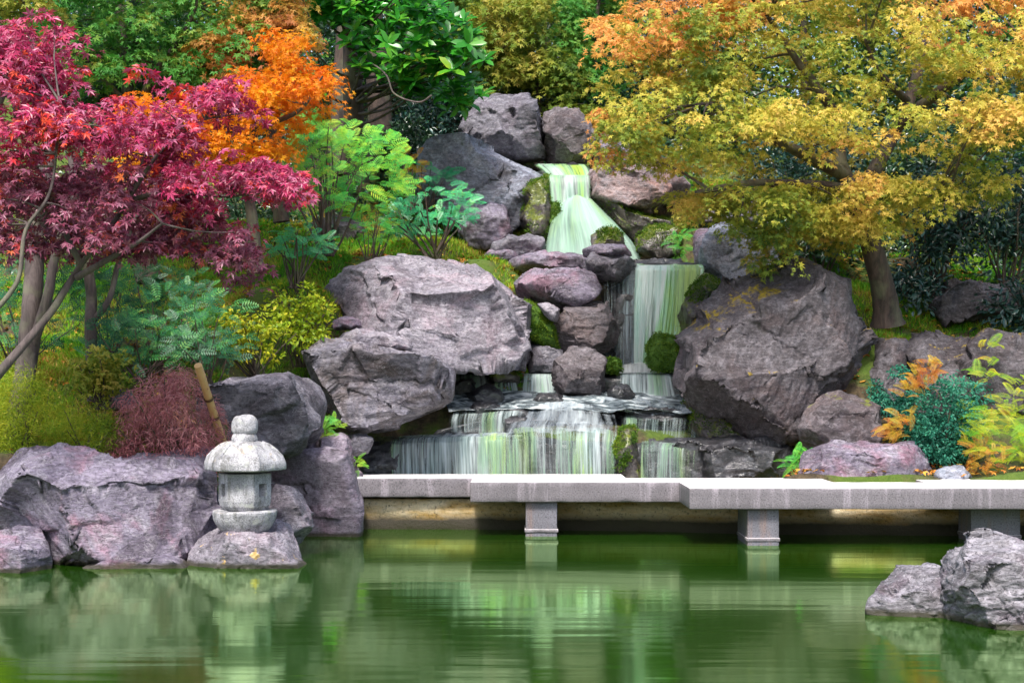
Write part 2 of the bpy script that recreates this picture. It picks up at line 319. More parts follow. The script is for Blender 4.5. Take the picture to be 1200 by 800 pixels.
exec_rocks = [
 # label, outline, distance, thickness, material, seed, sub, kwargs
 ('broad pink and lilac boulder with slanting seams, left of the stone lantern', [(-2,545),(35,532),(95,529),(160,530),(222,535),(240,556),(246,585),(252,625),(254,668),(200,676),(90,676),(25,672),(22,648),(4,610),(2,575)], 15.9, 2.1, 'lilac', 3, 7, dict(amp=.7, cells=16, tilt=-.8, sq=.6, nf=10, facets=[((0,-.3,1),.93),((.5,-1,.2),.78),((-.6,-1,-.25),.80)])),
 ('small rounded pinkish boulder in the water at the far left edge of the pond', [(-35,640),(-10,624),(25,622),(45,630),(57,650),(56,682),(10,690),(-35,685)], 14.9, .9, 'lilac', 5, 6, dict(amp=.7)),
 ('low flat boulder with orange lichen that carries the stone lantern', [(221,650),(240,629),(262,622),(310,617),(335,625),(352,640),(363,660),(364,682),(300,690),(232,686),(220,672)], 15.3, 1.15, 'lichen', 8, 6, dict(amp=.8, facets=[((0,-.2,1),.86),((.2,-1,.5),.85)])),
 ('pale blue grey upright rock close behind the stone lantern', [(316,580),(328,567),(345,570),(360,590),(364,610),(362,630),(345,642),(318,640)], 16.1, .5, 'pale', 9, 5, {}),
 ('squared purple grey block with a flat top at the left end of the slab bridge', [(318,536),(340,533),(412,533),(418,560),(422,600),(421,640),(370,645),(325,640),(318,600),(316,560)], 18.5, 1.1, 'blockp', 12, 6, dict(amp=.35, box=.12, nf=3, sq=.9, tilt=1.5, cells=8, facets=[((0,0,1),.98),((0,-1,0),.84)])),
 ('flat pink stone lying behind the squared purple block', [(318,522),(330,511),(355,508),(372,512),(374,540),(318,542)], 19.1, .7, 'blockp', 13, 5, dict(amp=.5)),
 ('narrow pink stone beside the flat one at the back of the squared block', [(374,514),(390,508),(409,511),(411,540),(374,542)], 19.05, .6, 'blockp', 14, 5, dict(amp=.5)),
 ('small grey green wedge stone under the tilted boulder', [(406,512),(425,507),(440,514),(432,530),(420,534),(408,530)], 19.3, .4, 'grey', 15, 4, {}),
 ('long grey boulder with a flat top behind the lantern finial, beside the bamboo stake', [(245,448),(262,441),(300,440),(335,444),(362,456),(370,480),(366,508),(330,530),(270,532),(246,510)], 17.9, 1.5, 'grey', 17, 6, dict(amp=.6, sq=.8, nf=2, facets=[((0,-.4,1),.9),((0,-1,0),.85)])),
 ('dark grey boulder tilting forward left of the cascade, below the big pale boulder', [(354,416),(372,406),(430,403),(500,405),(520,412),(528,436),(528,465),(521,484),(500,497),(460,502),(405,499),(382,474),(362,442)], 19.7, 1.35, 'tilted', 20, 7, dict(amp=.75, cells=9, sq=.75, nf=2, tilt=.12, facets=[((.05,-.35,1),.84),((-.5,-1,.05),.80),((.55,-.9,-.35),.80)])),
 ('small pale crumbly stone on top of the dark tilted boulder', [(395,400),(402,388),(430,385),(462,390),(486,398),(484,412),(400,412)], 20.3, .5, 'pale', 21, 5, {}),
 ('small brown grey stone wedged under the big pale boulder', [(446,392),(460,382),(482,381),(493,393),(490,406),(450,406)], 20.7, .4, 'grey', 22, 4, {}),
 ('little flat stone peeping out of the grass left of the big pale boulder', [(390,376),(400,371),(420,373),(424,386),(392,386)], 20.9, .4, 'lilac', 23, 4, {}),
 ('big pale pink and white boulder sloping down to the pool left of the falls', [(390,338),(408,320),(440,310),(500,308),(545,315),(580,329),(608,352),(627,386),(624,412),(602,434),(520,438),(465,428),(440,405),(405,380),(391,358)], 21.6, 2.3, 'pale', 25, 7, dict(amp=.85, cells=14, tilt=-.25, sq=.5, nf=5, facets=[((.1,-.75,.72),.70),((.15,-1,-.15),.76),((.8,-.7,-.1),.80),((-.7,-.8,.1),.78)])),
 ('lilac rock with a raised left shoulder above the mossy gap', [(604,332),(615,320),(650,315),(690,318),(704,334),(700,352),(665,362),(630,360),(612,350)], 22.6, 1.0, 'lilac', 27, 6, {}),
 ('bright green moss cushion in the gap beside the big pale boulder', [(608,356),(622,352),(640,368),(654,392),(652,412),(632,412),(618,385)], 22.3, .6, 'verymossy', 28, 5, dict(cat='moss', name='moss_cushion')),
 ('pale triangular stone set in the moss beside the big pale boulder', [(630,357),(645,355),(657,362),(651,378),(642,374)], 22.0, .3, 'pale', 29, 4, {}),
 ('purple brown rock with moss on its right side, left of the middle waterfall', [(645,378),(658,362),(685,352),(710,354),(722,375),(716,405),(690,416),(662,414),(648,398)], 22.5, 1.0, 'brown', 31, 6, {}),
 ('small dark angular stone at the left of the upper pool', [(618,410),(628,403),(648,404),(660,412),(656,434),(620,436)], 22.2, .5, 'grey', 32, 5, {}),
 ('wedge shaped grey brown stone standing in the middle of the cascade', [(648,424),(662,412),(684,407),(700,412),(712,428),(714,446),(708,462),(660,464),(649,448)], 21.7, .75, 'brown', 33, 6, dict(amp=.7)),
 ('dark block with a flat cap just left of the middle waterfall lip', [(684,306),(690,298),(728,298),(742,306),(740,320),(722,334),(700,330),(686,322)], 22.9, .8, 'grey', 35, 5, {}),
 ('thin flat capstone lying on the dark block near the waterfall', [(686,289),(702,286),(735,288),(740,294),(738,301),(688,301)], 22.95, .7, 'lilac', 36, 4, dict(amp=.5)),
 ('long pink flat stone edging the grass below the upper waterfall', [(600,304),(612,297),(680,296),(694,302),(692,316),(640,319),(604,316)], 23.6, .9, 'lilac', 37, 5, dict(amp=.6)),
 ('grey stone at the foot of the slanted slab beside the upper waterfall', [(572,288),(590,277),(618,275),(636,282),(640,300),(600,304),(574,300)], 24.2, .8, 'grey', 38, 5, {}),
 ('pinkish rock stacked against the lower left of the slanted slab', [(538,262),(552,245),(575,238),(597,250),(602,275),(585,290),(545,290)], 24.6, .9, 'lilac', 39, 5, {}),
 ('low pink grey stone on the grass below the slanted slab', [(566,300),(580,292),(604,293),(606,308),(570,310)], 24.0, .5, 'lilac', 40, 4, {}),
 ('huge slanted blue grey slab left of the upper waterfall', [(490,172),(508,162),(566,164),(585,176),(612,192),(640,203),(648,235),(640,275),(600,300),(560,290),(520,262),(494,215)], 25.6, 1.9, 'slate', 41, 7, dict(amp=.6, cells=14, tilt=-.7, nf=8, facets=[((.45,-.6,.62),.66),((-.35,-1,.0),.72),((0,-.1,1),.95)])),
 ('mossy brown rock wall at the left side of the upper waterfall', [(618,215),(632,204),(646,210),(650,245),(646,290),(622,298),(612,260)], 24.8, .9, 'mossy', 43, 5, {}),
 ('tall purple grey boulder at the very top of the waterfall hill', [(543,150),(552,122),(575,111),(605,115),(628,124),(638,150),(636,188),(600,198),(560,190),(545,172)], 26.8, 1.7, 'grey', 45, 6, dict(amp=1.0, cells=26)),
 ('smooth triangular boulder right beside the tall one above the upper waterfall', [(636,160),(642,134),(658,124),(680,134),(698,158),(706,185),(700,198),(665,200),(645,192)], 26.5, 1.3, 'brown', 47, 6, dict(amp=.7)),
 ('low grey rock half hidden by golden leaves right of the triangular boulder', [(690,190),(694,164),(712,156),(735,166),(745,192),(720,204),(695,202)], 27.0, 1.1, 'lilac', 48, 5, {}),
 ('orange pink rock under the golden maple right of the upper waterfall', [(690,205),(700,195),(740,192),(780,200),(802,215),(800,240),(765,252),(725,250),(700,235)], 25.1, 1.5, 'orangepink', 49, 6, dict(amp=1.0, cells=26)),
 ('dark mossy rock under the orange pink rock at the right of the upper fall', [(690,225),(705,225),(745,248),(790,262),(800,300),(755,305),(735,275),(700,250)], 25.0, 1.0, 'mossy', 50, 5, {}),
 ('twin humped mossy stone in front of the upper waterfall', [(692,280),(700,270),(712,268),(724,270),(733,281),(731,293),(694,293)], 23.7, .35, 'mossy', 51, 5, {}),
 ('dark green round rock parting the upper waterfall on its left', [(634,246),(643,235),(656,236),(664,248),(660,266),(640,268)], 24.7, .5, 'verymossy', 52, 5, {}),
 ('yellow green mossy stone between the upper and middle waterfalls', [(746,280),(760,266),(785,264),(800,275),(802,300),(780,306),(750,304)], 24.3, .8, 'mossy', 53, 5, {}),
 ('wet grey sill stone at the lip of the middle waterfall', [(740,312),(770,309),(814,310),(820,322),(770,326),(742,322)], 23.3, .6, 'wet', 54, 4, dict(amp=.4)),
 ('smooth grey pillar block right of the middle waterfall', [(822,278),(838,266),(880,264),(906,270),(914,295),(910,330),(880,342),(840,340),(826,320)], 23.6, 1.3, 'slate', 55, 6, dict(amp=.5, box=.1, nf=5, sq=.8, tilt=1.5)),
 ('narrow purple rock leaning against the smooth pillar block', [(812,285),(818,268),(830,268),(832,300),(828,318),(816,312)], 23.5, .4, 'lilac', 56, 5, {}),
 ('flat topped pale step stone beside the bright grass tuft high on the right bank', [(815,262),(822,248),(845,246),(870,250),(872,262),(840,268)], 25.4, .9, 'pale', 57, 4, {}),
 ('lilac upright stone above the pillar block under the maple', [(872,262),(878,238),(890,232),(905,245),(906,268),(884,272)], 25.0, .6, 'lilac', 58, 5, {}),
 ('small dark post like stone behind the giant boulder top', [(912,278),(918,266),(928,268),(930,300),(914,304)], 24.2, .35, 'dark', 59, 4, {}),
 ('giant brown grey boulder with a yellow mossy edge, right of the falls', [(792,415),(800,392),(822,366),(850,340),(880,318),(905,310),(940,313),(968,328),(992,350),(1008,380),(1023,425),(1018,462),(985,472),(958,492),(935,512),(895,520),(862,506),(835,478),(802,462)], 20.9, 2.5, 'giant', 61, 7, dict(amp=1.0, cells=22, tilt=1.25, facets=[((-.15,-1,.28),.72),((-.7,-.5,.5),.86),((.75,-.7,.25),.8),((0,-.2,-1),.9)])),
 ('round dark lichen specked boulder leaning on the right foot of the giant boulder', [(940,505),(948,480),(975,464),(1005,462),(1028,478),(1034,505),(1022,535),(960,540)], 19.6, 1.1, 'brown', 63, 6, dict(amp=.6)),
 ('low lilac boulder with a sloping left side behind the right bridge slab', [(936,560),(950,538),(975,520),(1010,516),(1060,522),(1084,530),(1092,565),(1000,572),(940,570)], 18.95, .9, 'lilac', 65, 6, dict(amp=.7, facets=[((0,-.5,1),.82),((-.5,-1,.1),.84)])),
 ('small flat blue grey stone behind the bridge below the ferns', [(1094,556),(1100,547),(1125,545),(1138,552),(1138,568),(1096,568)], 18.75, .5, 'slate', 66, 4, {}),
 ('wet dark flat rock beside the last step of the cascade', [(815,522),(840,514),(900,514),(926,520),(932,560),(880,572),(818,566)], 20.2, 1.0, 'wet', 67, 6, dict(amp=.6, box=.1)),
 ('shaded square rock of the retaining bank just right of the giant boulder', [(1012,405),(1024,396),(1056,396),(1062,420),(1058,470),(1030,480),(1014,450)], 21.0, 1.2, 'giant', 69, 5, dict(box=.1, sq=.7, nf=6)),  # this bank's rocks get a darker stone that paints in its shade
 ('middle rock of the retaining bank above the blue green bush', [(1056,404),(1066,393),(1120,392),(1136,402),(1134,460),(1110,490),(1064,480)], 20.8, 1.2, 'giant', 70, 6, dict(box=.1, sq=.7, nf=6)),
 ('rightmost long rock of the retaining bank above the ferns', [(1130,404),(1142,393),(1190,390),(1240,394),(1250,440),(1230,480),(1150,485),(1132,450)], 20.8, 1.2, 'giant', 71, 6, dict(box=.1, sq=.7, nf=6)),
 ('dark low boulder in the shade on the upper right bank', [(1092,350),(1104,334),(1140,331),(1185,336),(1196,352),(1190,376),(1130,386),(1095,378)], 23.2, 1.4, 'dark', 73, 6, dict(box=.1, sq=.7, nf=6)),
 ('tall foreground rock with a pale crest standing in the pond at the right edge', [(1110,690),(1114,650),(1130,632),(1160,626),(1190,628),(1235,640),(1260,700),(1255,765),(1180,775),(1118,765)], 11.6, 1.1, 'fore', 75, 7, dict(amp=1.35, cells=40, facets=[((-.2,-.5,1),.85),((-.3,-1,.1),.8)])),
 ('low pale ragged rock left of the tall foreground rock', [(1012,712),(1030,690),(1055,672),(1085,668),(1118,670),(1135,700),(1135,742),(1060,745),(1015,732)], 12.1, .8, 'fore', 77, 6, dict(amp=1.3, cells=30, facets=[((-.3,-.5,1),.85),((-.3,-1,.1),.85)])),
 ('dark green moss covered boulder at the foot of the middle waterfall', [(758,408),(766,394),(784,390),(798,398),(800,425),(790,434),(764,432)], 22.0, .6, 'verymossy', 79, 5, dict(amp=.6)),
 ('small green stone in the splash under the middle waterfall', [(704,428),(714,420),(726,423),(728,434),(706,436)], 22.0, .3, 'verymossy', 80, 4, {}),
 ('rounded wet stone at the upper left of the cascade', [(548,466),(556,455),(572,451),(586,456),(591,468),(574,476),(554,475)], 21.45, .5, 'wet', 81, 5, dict(amp=.6)),
 ('small wet green stone at the back of the upper pool', [(574,440),(584,431),(602,430),(610,440),(606,450),(578,450)], 21.9, .4, 'mossy', 82, 4, {}),
 ('orange brown mossy stone splitting the lowest step of the cascade', [(722,508),(732,497),(744,500),(748,530),(746,572),(724,572),(720,540)], 19.95, .5, 'mossy', 83, 5, {}),
 ('dark wet rock under the tilted boulder at the left end of the cascade', [(412,540),(430,518),(465,512),(478,530),(474,575),(415,575)], 20.3, .9, 'wet', 84, 5, {}),
 ('shadowed rock filling the hollow under the giant boulder', [(800,470),(835,466),(880,500),(925,500),(935,525),(870,532),(815,520)], 21.0, 1.2, 'mossy', 85, 5, {}),
 ('dark wet rock face behind the middle waterfall', [(704,340),(715,318),(745,313),(820,314),(832,345),(820,432),(760,440),(710,436),(702,390)], 23.5, 1.3, 'wet', 86, 6, dict(amp=.9, box=.1, nf=6)),
 ('dark wet rock face behind the upper waterfall', [(626,204),(640,197),(690,197),(700,215),(745,260),(748,306),(640,308),(628,250)], 25.6, 1.3, 'wet', 87, 5, dict(amp=.7, box=.1, nf=6)),
 ('brown mossy rock between the giant boulder and the pillar block', [(796,372),(806,340),(826,322),(846,330),(842,352),(820,376),(802,392)], 22.3, .7, 'mossy', 88, 5, {}),
 ('brown earthy rock in the shade of the green shrubs on the slope', [(356,292),(366,262),(392,250),(420,262),(430,296),(400,306),(362,304)], 25.2, 1.0, 'dark', 89, 5, {}),
 ('small grey stone among the bushes left of the purple laceleaf maple', [(126,470),(132,458),(152,456),(160,468),(156,480),(130,480)], 17.4, .4, 'grey', 90, 4, {}),
 ('low wet rock shelf at the pond foot of the broad pink boulder', [(90,668),(110,655),(180,650),(225,654),(232,670),(225,684),(100,684)], 15.05, .5, 'lilac', 91, 5, {}),
]
for lab, outl, d, th_, mt, sd, sub, kw in exec_rocks:
    rock(lab, outl, d, th_, mt, sd, sub, **kw)

# ---------------------------------------------------------------- terrain
ctrl = [(0,535,15.9),(100,528,15.9),(200,530,16),(-400,520,16),(60,520,17),(250,500,17.4),(340,445,18.6),(200,440,18.6),(0,440,18.6),(-400,440,18.6),(380,385,20),(200,400,20),(0,400,20.5),
 (340,335,21.5),(450,325,22.4),(600,340,22.9),(560,306,23.5),(400,300,23.5),(250,325,23),(0,330,23.5),(100,330,23.5),(-500,330,23.5),(300,265,25),(500,285,24.5),(450,240,26),(0,250,26),(560,200,27.5),(450,190,28),(200,180,28),(0,170,28),(-500,170,28),
 (430,588,19.3),(500,588,19.4),(600,588,19.4),(700,588,19.3),(800,588,19.2),(880,585,19.0),(430,580,19.9),(840,580,19.8),(380,560,19.2),(340,540,18.9),(370,500,19.8),(450,140,31),(0,120,31),(600,150,30),(800,180,30),(420,570,20),(530,570,20),(640,570,20),(850,570,20),(500,530,20.8),(640,500,21.2),(760,500,21.2),(560,470,21.8),(700,465,22.2),(600,445,22.5),(760,445,22.8),(760,340,23.8),(730,320,24.2),(690,315,24.4),(660,250,25.6),(660,215,26.4),
 (950,560,18.6),(1100,556,18.6),(1250,556,18.6),(1700,556,18.6),(1100,545,19.4),(1250,545,19.4),(1100,500,20.3),(1250,500,20.3),(1100,400,21.1),(1040,392,21.2),(1250,397,21.1),(1700,400,21.1),(900,400,22.6),(950,335,23.8),(1100,340,24.2),(1250,345,24.2),
 (900,290,25),(1050,305,25.5),(1250,312,25.5),(850,268,25.4),(1000,262,28),(1250,270,28),(1700,270,28),(850,220,28.5),(1000,220,32),(1250,220,32),(0,80,36),(400,80,36),(700,80,36),(1250,120,36),(-500,80,36),(1700,100,36)]
CW = np.array([P(*c) for c in ctrl])
def shore(x):
    xs = [-30, -6, -4.6, -3.5, -3.2, -2.9, -1.8, 0, 1.6, 3, 6, 30]; ys = [15.0, 15.4, 15.7, 16.2, 16.6, 18.7, 19.05, 18.95, 18.75, 18.35, 18.15, 18.0]
    return np.interp(x, xs, ys)
def H(x, y):
    x = np.atleast_1d(np.asarray(x, float)); y = np.atleast_1d(np.asarray(y, float))
    out = np.empty(len(x))
    for s in range(0, len(x), 20000):
        xx, yy = x[s:s+20000], y[s:s+20000]
        d2 = (xx[:, None] - CW[None, :, 0]) ** 2 + (yy[:, None] - CW[None, :, 1]) ** 2 * 1.5 + .05
        w = d2 ** -1.9
        out[s:s+20000] = (w * CW[None, :, 2]).sum(1) / w.sum(1)
    p = np.stack([x, y, x * 0], 1)
    far = np.clip((y - 36) / 30, 0, 1)
    out = out + .10 * fbm(p * .9, 4, 4) * np.clip(1 - far, .2, 1) + far * 3
    sh = shore(x); k = np.clip((y - sh) / .22, 0, 1)
    out = out * k + (-.9 + .05 * fbm(p, 7)) * (1 - k)
    return out
xs = np.concatenate([np.linspace(-220, -24, 16)[:-1], np.linspace(-24, -8, 40)[:-1], np.linspace(-8, 8, 260), np.linspace(8, 24, 40)[1:], np.linspace(24, 220, 16)[1:]])
ys = np.concatenate([np.linspace(-150, 8, 16)[:-1], np.linspace(8, 14.5, 16)[:-1], np.linspace(14.5, 27, 230), np.linspace(27, 40, 50)[1:], np.linspace(40, 220, 24)[1:]])
GX, GY = np.meshgrid(xs, ys); gh = H(GX.ravel(), GY.ravel())
nx, ny = len(xs), len(ys); i, j = np.meshgrid(np.arange(nx - 1), np.arange(ny - 1)); b = (j * nx + i).ravel()
mb = MB(); mb.add(np.stack([GX.ravel(), GY.ravel(), gh], 1), np.stack([b, b + 1, b + nx + 1, b + nx], 1))
m, nt, out = newmat('garden_soil')
p1 = pos(nt); n1 = noise(nt, p1, 1.1, 5, .6); n2 = noise(nt, p1, 14, 6, .7)
c = mix(nt, ramp(nt, n2, [(.35, g(0)), (.65, g(1))]), (.035, .026, .014), (.12, .085, .045))
c = mix(nt, ramp(nt, n1, [(.42, g(0)), (.56, g(.85))]), c, mix(nt, n2, (.04, .10, .01), (.14, .22, .02)))
bs = N(nt, 'BsdfPrincipled'); L(nt, c, bs.inputs['Base Color']); bs.inputs['Roughness'].default_value = .95
bp = N(nt, 'Bump'); bp.inputs['Distance'].default_value = .05; L(nt, n2, bp.inputs['Height']); L(nt, bp.outputs[0], bs.inputs['Normal']); L(nt, bs.outputs[0], out.inputs[0])
tag(mb.build('ground', m), kind='structure')

# ---------------------------------------------------------------- pond
m, nt, out = newmat('pond_water')
px_ = pos(nt, (.35, 2.4, 1)); w1 = noise(nt, px_, 1.5, 2, .4, .4); w2 = noise(nt, pos(nt, (.25, 3.0, 1)), 5.5, 1, .5, .2)
hh = mathn(nt, 'ADD', w1, mathn(nt, 'MULTIPLY', w2, .12))
bp = N(nt, 'Bump'); bp.inputs['Strength'].default_value = 1; bp.inputs['Distance'].default_value = .0025; L(nt, hh, bp.inputs['Height'])
df = N(nt, 'BsdfDiffuse'); df.inputs[0].default_value = (.018, .072, .003, 1)
gl = N(nt, 'BsdfGlossy'); gl.inputs['Color'].default_value = (.68, .98, .50, 1); gl.inputs['Roughness'].default_value = .085
L(nt, bp.outputs[0], gl.inputs['Normal'])
fr = N(nt, 'Fresnel'); fr.inputs[0].default_value = 1.33
ff = mathn(nt, 'MULTIPLY_ADD', fr.outputs[0], .45); nt.nodes[-1].inputs[2].default_value = .55
mx = N(nt, 'MixShader'); L(nt, ff, mx.inputs[0]); L(nt, df.outputs[0], mx.inputs[1]); L(nt, gl.outputs[0], mx.inputs[2]); L(nt, mx.outputs[0], out.inputs[0])
mb = MB(); mb.add([(-120, -120, 0), (120, -120, 0), (120, 19.3, 0), (-120, 19.3, 0)], [(0, 1, 2, 3)])
tag(mb.build('pond_water', m), kind='structure')

# ---------------------------------------------------------------- boxes with worn edges
def worn_box(x0, x1, y0, y1, z0, z1, cell=.05, rad=.018, rough=.004, seed=1, uv=False):
    """box surface as a fine grid with rounded, slightly chipped arrises"""
    lo = np.array([x0, y0, z0]); hi = np.array([x1, y1, z1]); n = np.maximum(2, np.minimum(90, ((hi - lo) / cell).astype(int)))
    V, Q, off = [], [], 0
    for ax in range(3):
        a, b_ = [k for k in range(3) if k != ax]
        for side in (0, 1):
            ta = np.concatenate([[0], np.linspace(rad, hi[a] - lo[a] - rad, n[a]), [hi[a] - lo[a]]]); tb = np.concatenate([[0], np.linspace(rad, hi[b_] - lo[b_] - rad, n[b_]), [hi[b_] - lo[b_]]])
            A_, B_ = np.meshgrid(ta, tb); v = np.zeros((A_.size, 3)); v[:, a] = lo[a] + A_.ravel(); v[:, b_] = lo[b_] + B_.ravel(); v[:, ax] = hi[ax] if side else lo[ax]
            na, nb = len(ta), len(tb); i, j = np.meshgrid(np.arange(na - 1), np.arange(nb - 1)); k = (j * na + i).ravel()
            q = np.stack([k, k + 1, k + na + 1, k + na], 1)
            if (side == 0) != (ax == 1): q = q[:, ::-1]
            V.append(v); Q.append(q + off); off += len(v)
    v = np.concatenate(V); c = np.clip(v, lo + rad, hi - rad); dlt = v - c; ln = np.linalg.norm(dlt, axis=1)[:, None]
    v = c + dlt / np.maximum(ln, 1e-9) * rad
    chip = np.clip(vnoise(v * 9, seed) - .35, 0, 1) * .02 * (np.sum(np.abs(dlt) > rad * .5, 1) > 1)
    v = v - (dlt / np.maximum(ln, 1e-9)) * chip[:, None] + rough * np.stack([fbm(v * 6, seed + 1), fbm(v * 6, seed + 2), fbm(v * 6, seed + 3)], 1)
    return v, np.concatenate(Q)

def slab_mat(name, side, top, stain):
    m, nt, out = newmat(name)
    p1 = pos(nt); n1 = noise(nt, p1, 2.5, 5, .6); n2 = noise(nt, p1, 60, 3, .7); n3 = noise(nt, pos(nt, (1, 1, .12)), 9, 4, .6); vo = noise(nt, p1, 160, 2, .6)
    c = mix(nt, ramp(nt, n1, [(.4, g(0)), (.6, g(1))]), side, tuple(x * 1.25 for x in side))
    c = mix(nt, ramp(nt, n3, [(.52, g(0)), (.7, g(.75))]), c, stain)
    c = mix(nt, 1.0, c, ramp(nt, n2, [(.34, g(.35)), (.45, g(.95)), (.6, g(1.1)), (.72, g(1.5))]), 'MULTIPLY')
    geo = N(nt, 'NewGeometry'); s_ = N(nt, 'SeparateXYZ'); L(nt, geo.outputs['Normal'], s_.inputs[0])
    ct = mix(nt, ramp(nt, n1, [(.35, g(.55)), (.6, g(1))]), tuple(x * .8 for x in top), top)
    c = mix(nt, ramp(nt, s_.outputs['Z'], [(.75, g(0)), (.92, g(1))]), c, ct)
    bs = N(nt, 'BsdfPrincipled'); L(nt, c, bs.inputs['Base Color']); bs.inputs['Roughness'].default_value = .8
    bp = N(nt, 'Bump'); bp.inputs['Strength'].default_value = .6; bp.inputs['Distance'].default_value = .008; L(nt, n2, bp.inputs['Height']); L(nt, bp.outputs[0], bs.inputs['Normal'])
    L(nt, bs.outputs[0], out.inputs[0]); return m
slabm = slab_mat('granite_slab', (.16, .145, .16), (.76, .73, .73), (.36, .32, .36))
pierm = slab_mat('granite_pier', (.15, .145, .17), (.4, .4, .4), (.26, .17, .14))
ZT, ZB = .64, .405
br = thing('slab_bridge', (0, 18, 0), 'long zigzag bridge of grey granite slabs on square piers crossing the pond below the falls', 'bridge')
slabs = [(-2.3, 1.40, 18.71, 19.56, ZT - .004), (-.487, 3.75, 17.9, 18.70, ZT), (1.947, 8.5, 16.85, 17.89, ZT), (4.85, 8.6, 17.9, 18.6, ZT - .006)]
for k, (x0, x1, y0, y1, zt) in enumerate(slabs):
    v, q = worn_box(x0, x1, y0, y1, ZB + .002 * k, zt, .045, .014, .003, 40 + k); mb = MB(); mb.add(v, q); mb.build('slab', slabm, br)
piers = [(616, 663, 17.97, 18.5), (876, 913, 16.95, 17.7), (1138, 1196, 17.3, 17.8), (1330, 1370, 16.95, 17.7)]
for k, (a, b_, y0, y1) in enumerate(piers):
    x0, x1 = P(a, 500, y0)[0], P(b_, 500, y0)[0]
    if k == 0: x1 = P(653, 500, y0)[0]
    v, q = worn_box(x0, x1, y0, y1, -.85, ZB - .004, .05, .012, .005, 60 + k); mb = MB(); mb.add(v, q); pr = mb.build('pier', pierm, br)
    v, q = worn_box(x0 - .012, x1 + .012, y0 - .012, y1 + .012, .045, .085, .05, .01, .006, 70 + k); mb = MB(); mb.add(v, q); mb.build('collar', slabm, pr)

# retaining wall under the bridge
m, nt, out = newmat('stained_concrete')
p1 = pos(nt); n1 = noise(nt, pos(nt, (1, 1, 3)), 2, 6, .65, .4); n2 = noise(nt, p1, 25, 5, .7); geo = N(nt, 'NewGeometry'); s_ = N(nt, 'SeparateXYZ'); L(nt, geo.outputs['Position'], s_.inputs[0])
c = mix(nt, ramp(nt, n1, [(.35, g(0)), (.62, g(1))]), (.42, .26, .07), (.80, .68, .46))
c = mix(nt, 1.0, c, ramp(nt, n2, [(.33, g(.25)), (.43, g(.95)), (.6, g(1.1))]), 'MULTIPLY')
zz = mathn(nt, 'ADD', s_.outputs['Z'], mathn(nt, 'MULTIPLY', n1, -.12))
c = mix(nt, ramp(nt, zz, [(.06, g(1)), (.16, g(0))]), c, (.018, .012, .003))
bs = N(nt, 'BsdfPrincipled'); L(nt, c, bs.inputs['Base Color']); bs.inputs['Roughness'].default_value = .6
bp = N(nt, 'Bump'); bp.inputs['Distance'].default_value = .02; L(nt, n2, bp.inputs['Height']); L(nt, bp.outputs[0], bs.inputs['Normal']); L(nt, bs.outputs[0], out.inputs[0])
wallx = np.linspace(-1.95, 9, 140); wy = np.interp(wallx, [-1.95, 0, 1.6, 3, 6, 9], [18.88, 18.8, 18.6, 18.2, 18.0, 17.95])
prof = [(0.02, -.9), (0.0, .0), (-.0, .12), (.01, .13), (-.015, .20), (0, .36), (.02, .375), (.35, .37), (.36, -.9)]
V = np.array([[(x, y + a + .015 * math.sin(x * 9 + z * 20) * math.cos(x * 4.3), z) for (a, z) in prof] for x, y in zip(wallx, wy)])
n_, k_ = V.shape[:2]; i, j = np.meshgrid(np.arange(n_ - 1), np.arange(k_ - 1), indexing='ij'); b = (i * k_ + j).ravel()
mb = MB(); mb.add(V.reshape(-1, 3), np.stack([b, b + k_, b + k_ + 1, b + 1], 1))
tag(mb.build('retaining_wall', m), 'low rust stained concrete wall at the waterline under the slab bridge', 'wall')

# ---------------------------------------------------------------- stone lantern
gm, nt, out = newmat('lantern_granite')
p1 = pos(nt); n1 = noise(nt, p1, 5, 4, .6); n2 = noise(nt, p1, 75, 3, .7); n3 = noise(nt, p1, 8, 3)
c = mix(nt, ramp(nt, n1, [(.38, g(0)), (.62, g(1))]), (.29, .29, .31), (.54, .53, .56))
c = mix(nt, 1.0, c, ramp(nt, n2, [(.35, g(.45)), (.48, g(1)), (.66, g(1.35))]), 'MULTIPLY')
geo = N(nt, 'NewGeometry'); s_ = N(nt, 'SeparateXYZ'); L(nt, geo.outputs['Normal'], s_.inputs[0])
lf = mathn(nt, 'MULTIPLY', ramp(nt, n3, [(.58, g(0)), (.66, g(.6))]), ramp(nt, s_.outputs['Z'], [(.2, g(0)), (.8, g(1))]))
c = mix(nt, lf, c, (.46, .36, .22))
st_ = noise(nt, pos(nt, (1, 1, .15)), 16, 4, .6); c = mix(nt, ramp(nt, st_, [(.50, g(0)), (.64, g(.6))]), c, (.10, .10, .085)); c = mix(nt, ramp(nt, noise(nt, p1, 11, 4, .6), [(.58, g(0)), (.63, g(.55))]), c, (.50, .52, .46))
bs = N(nt, 'BsdfPrincipled'); L(nt, c, bs.inputs['Base Color']); bs.inputs['Roughness'].default_value = .85
bp = N(nt, 'Bump'); bp.inputs['Strength'].default_value = .9; bp.inputs['Distance'].default_value = .012; L(nt, n2, bp.inputs['Height']); L(nt, bp.outputs[0], bs.inputs['Normal']); L(nt, bs.outputs[0], out.inputs[0])
LD = 15.2; LX = P(287, 0, LD)[0]; U = LD / F
def zpy(py): return CZ + (HY - py) * U
lan = thing('stone_lantern', (LX, LD, zpy(624)), 'short weathered granite lantern with a round finial, on the lichened boulder in the pond', 'lantern')
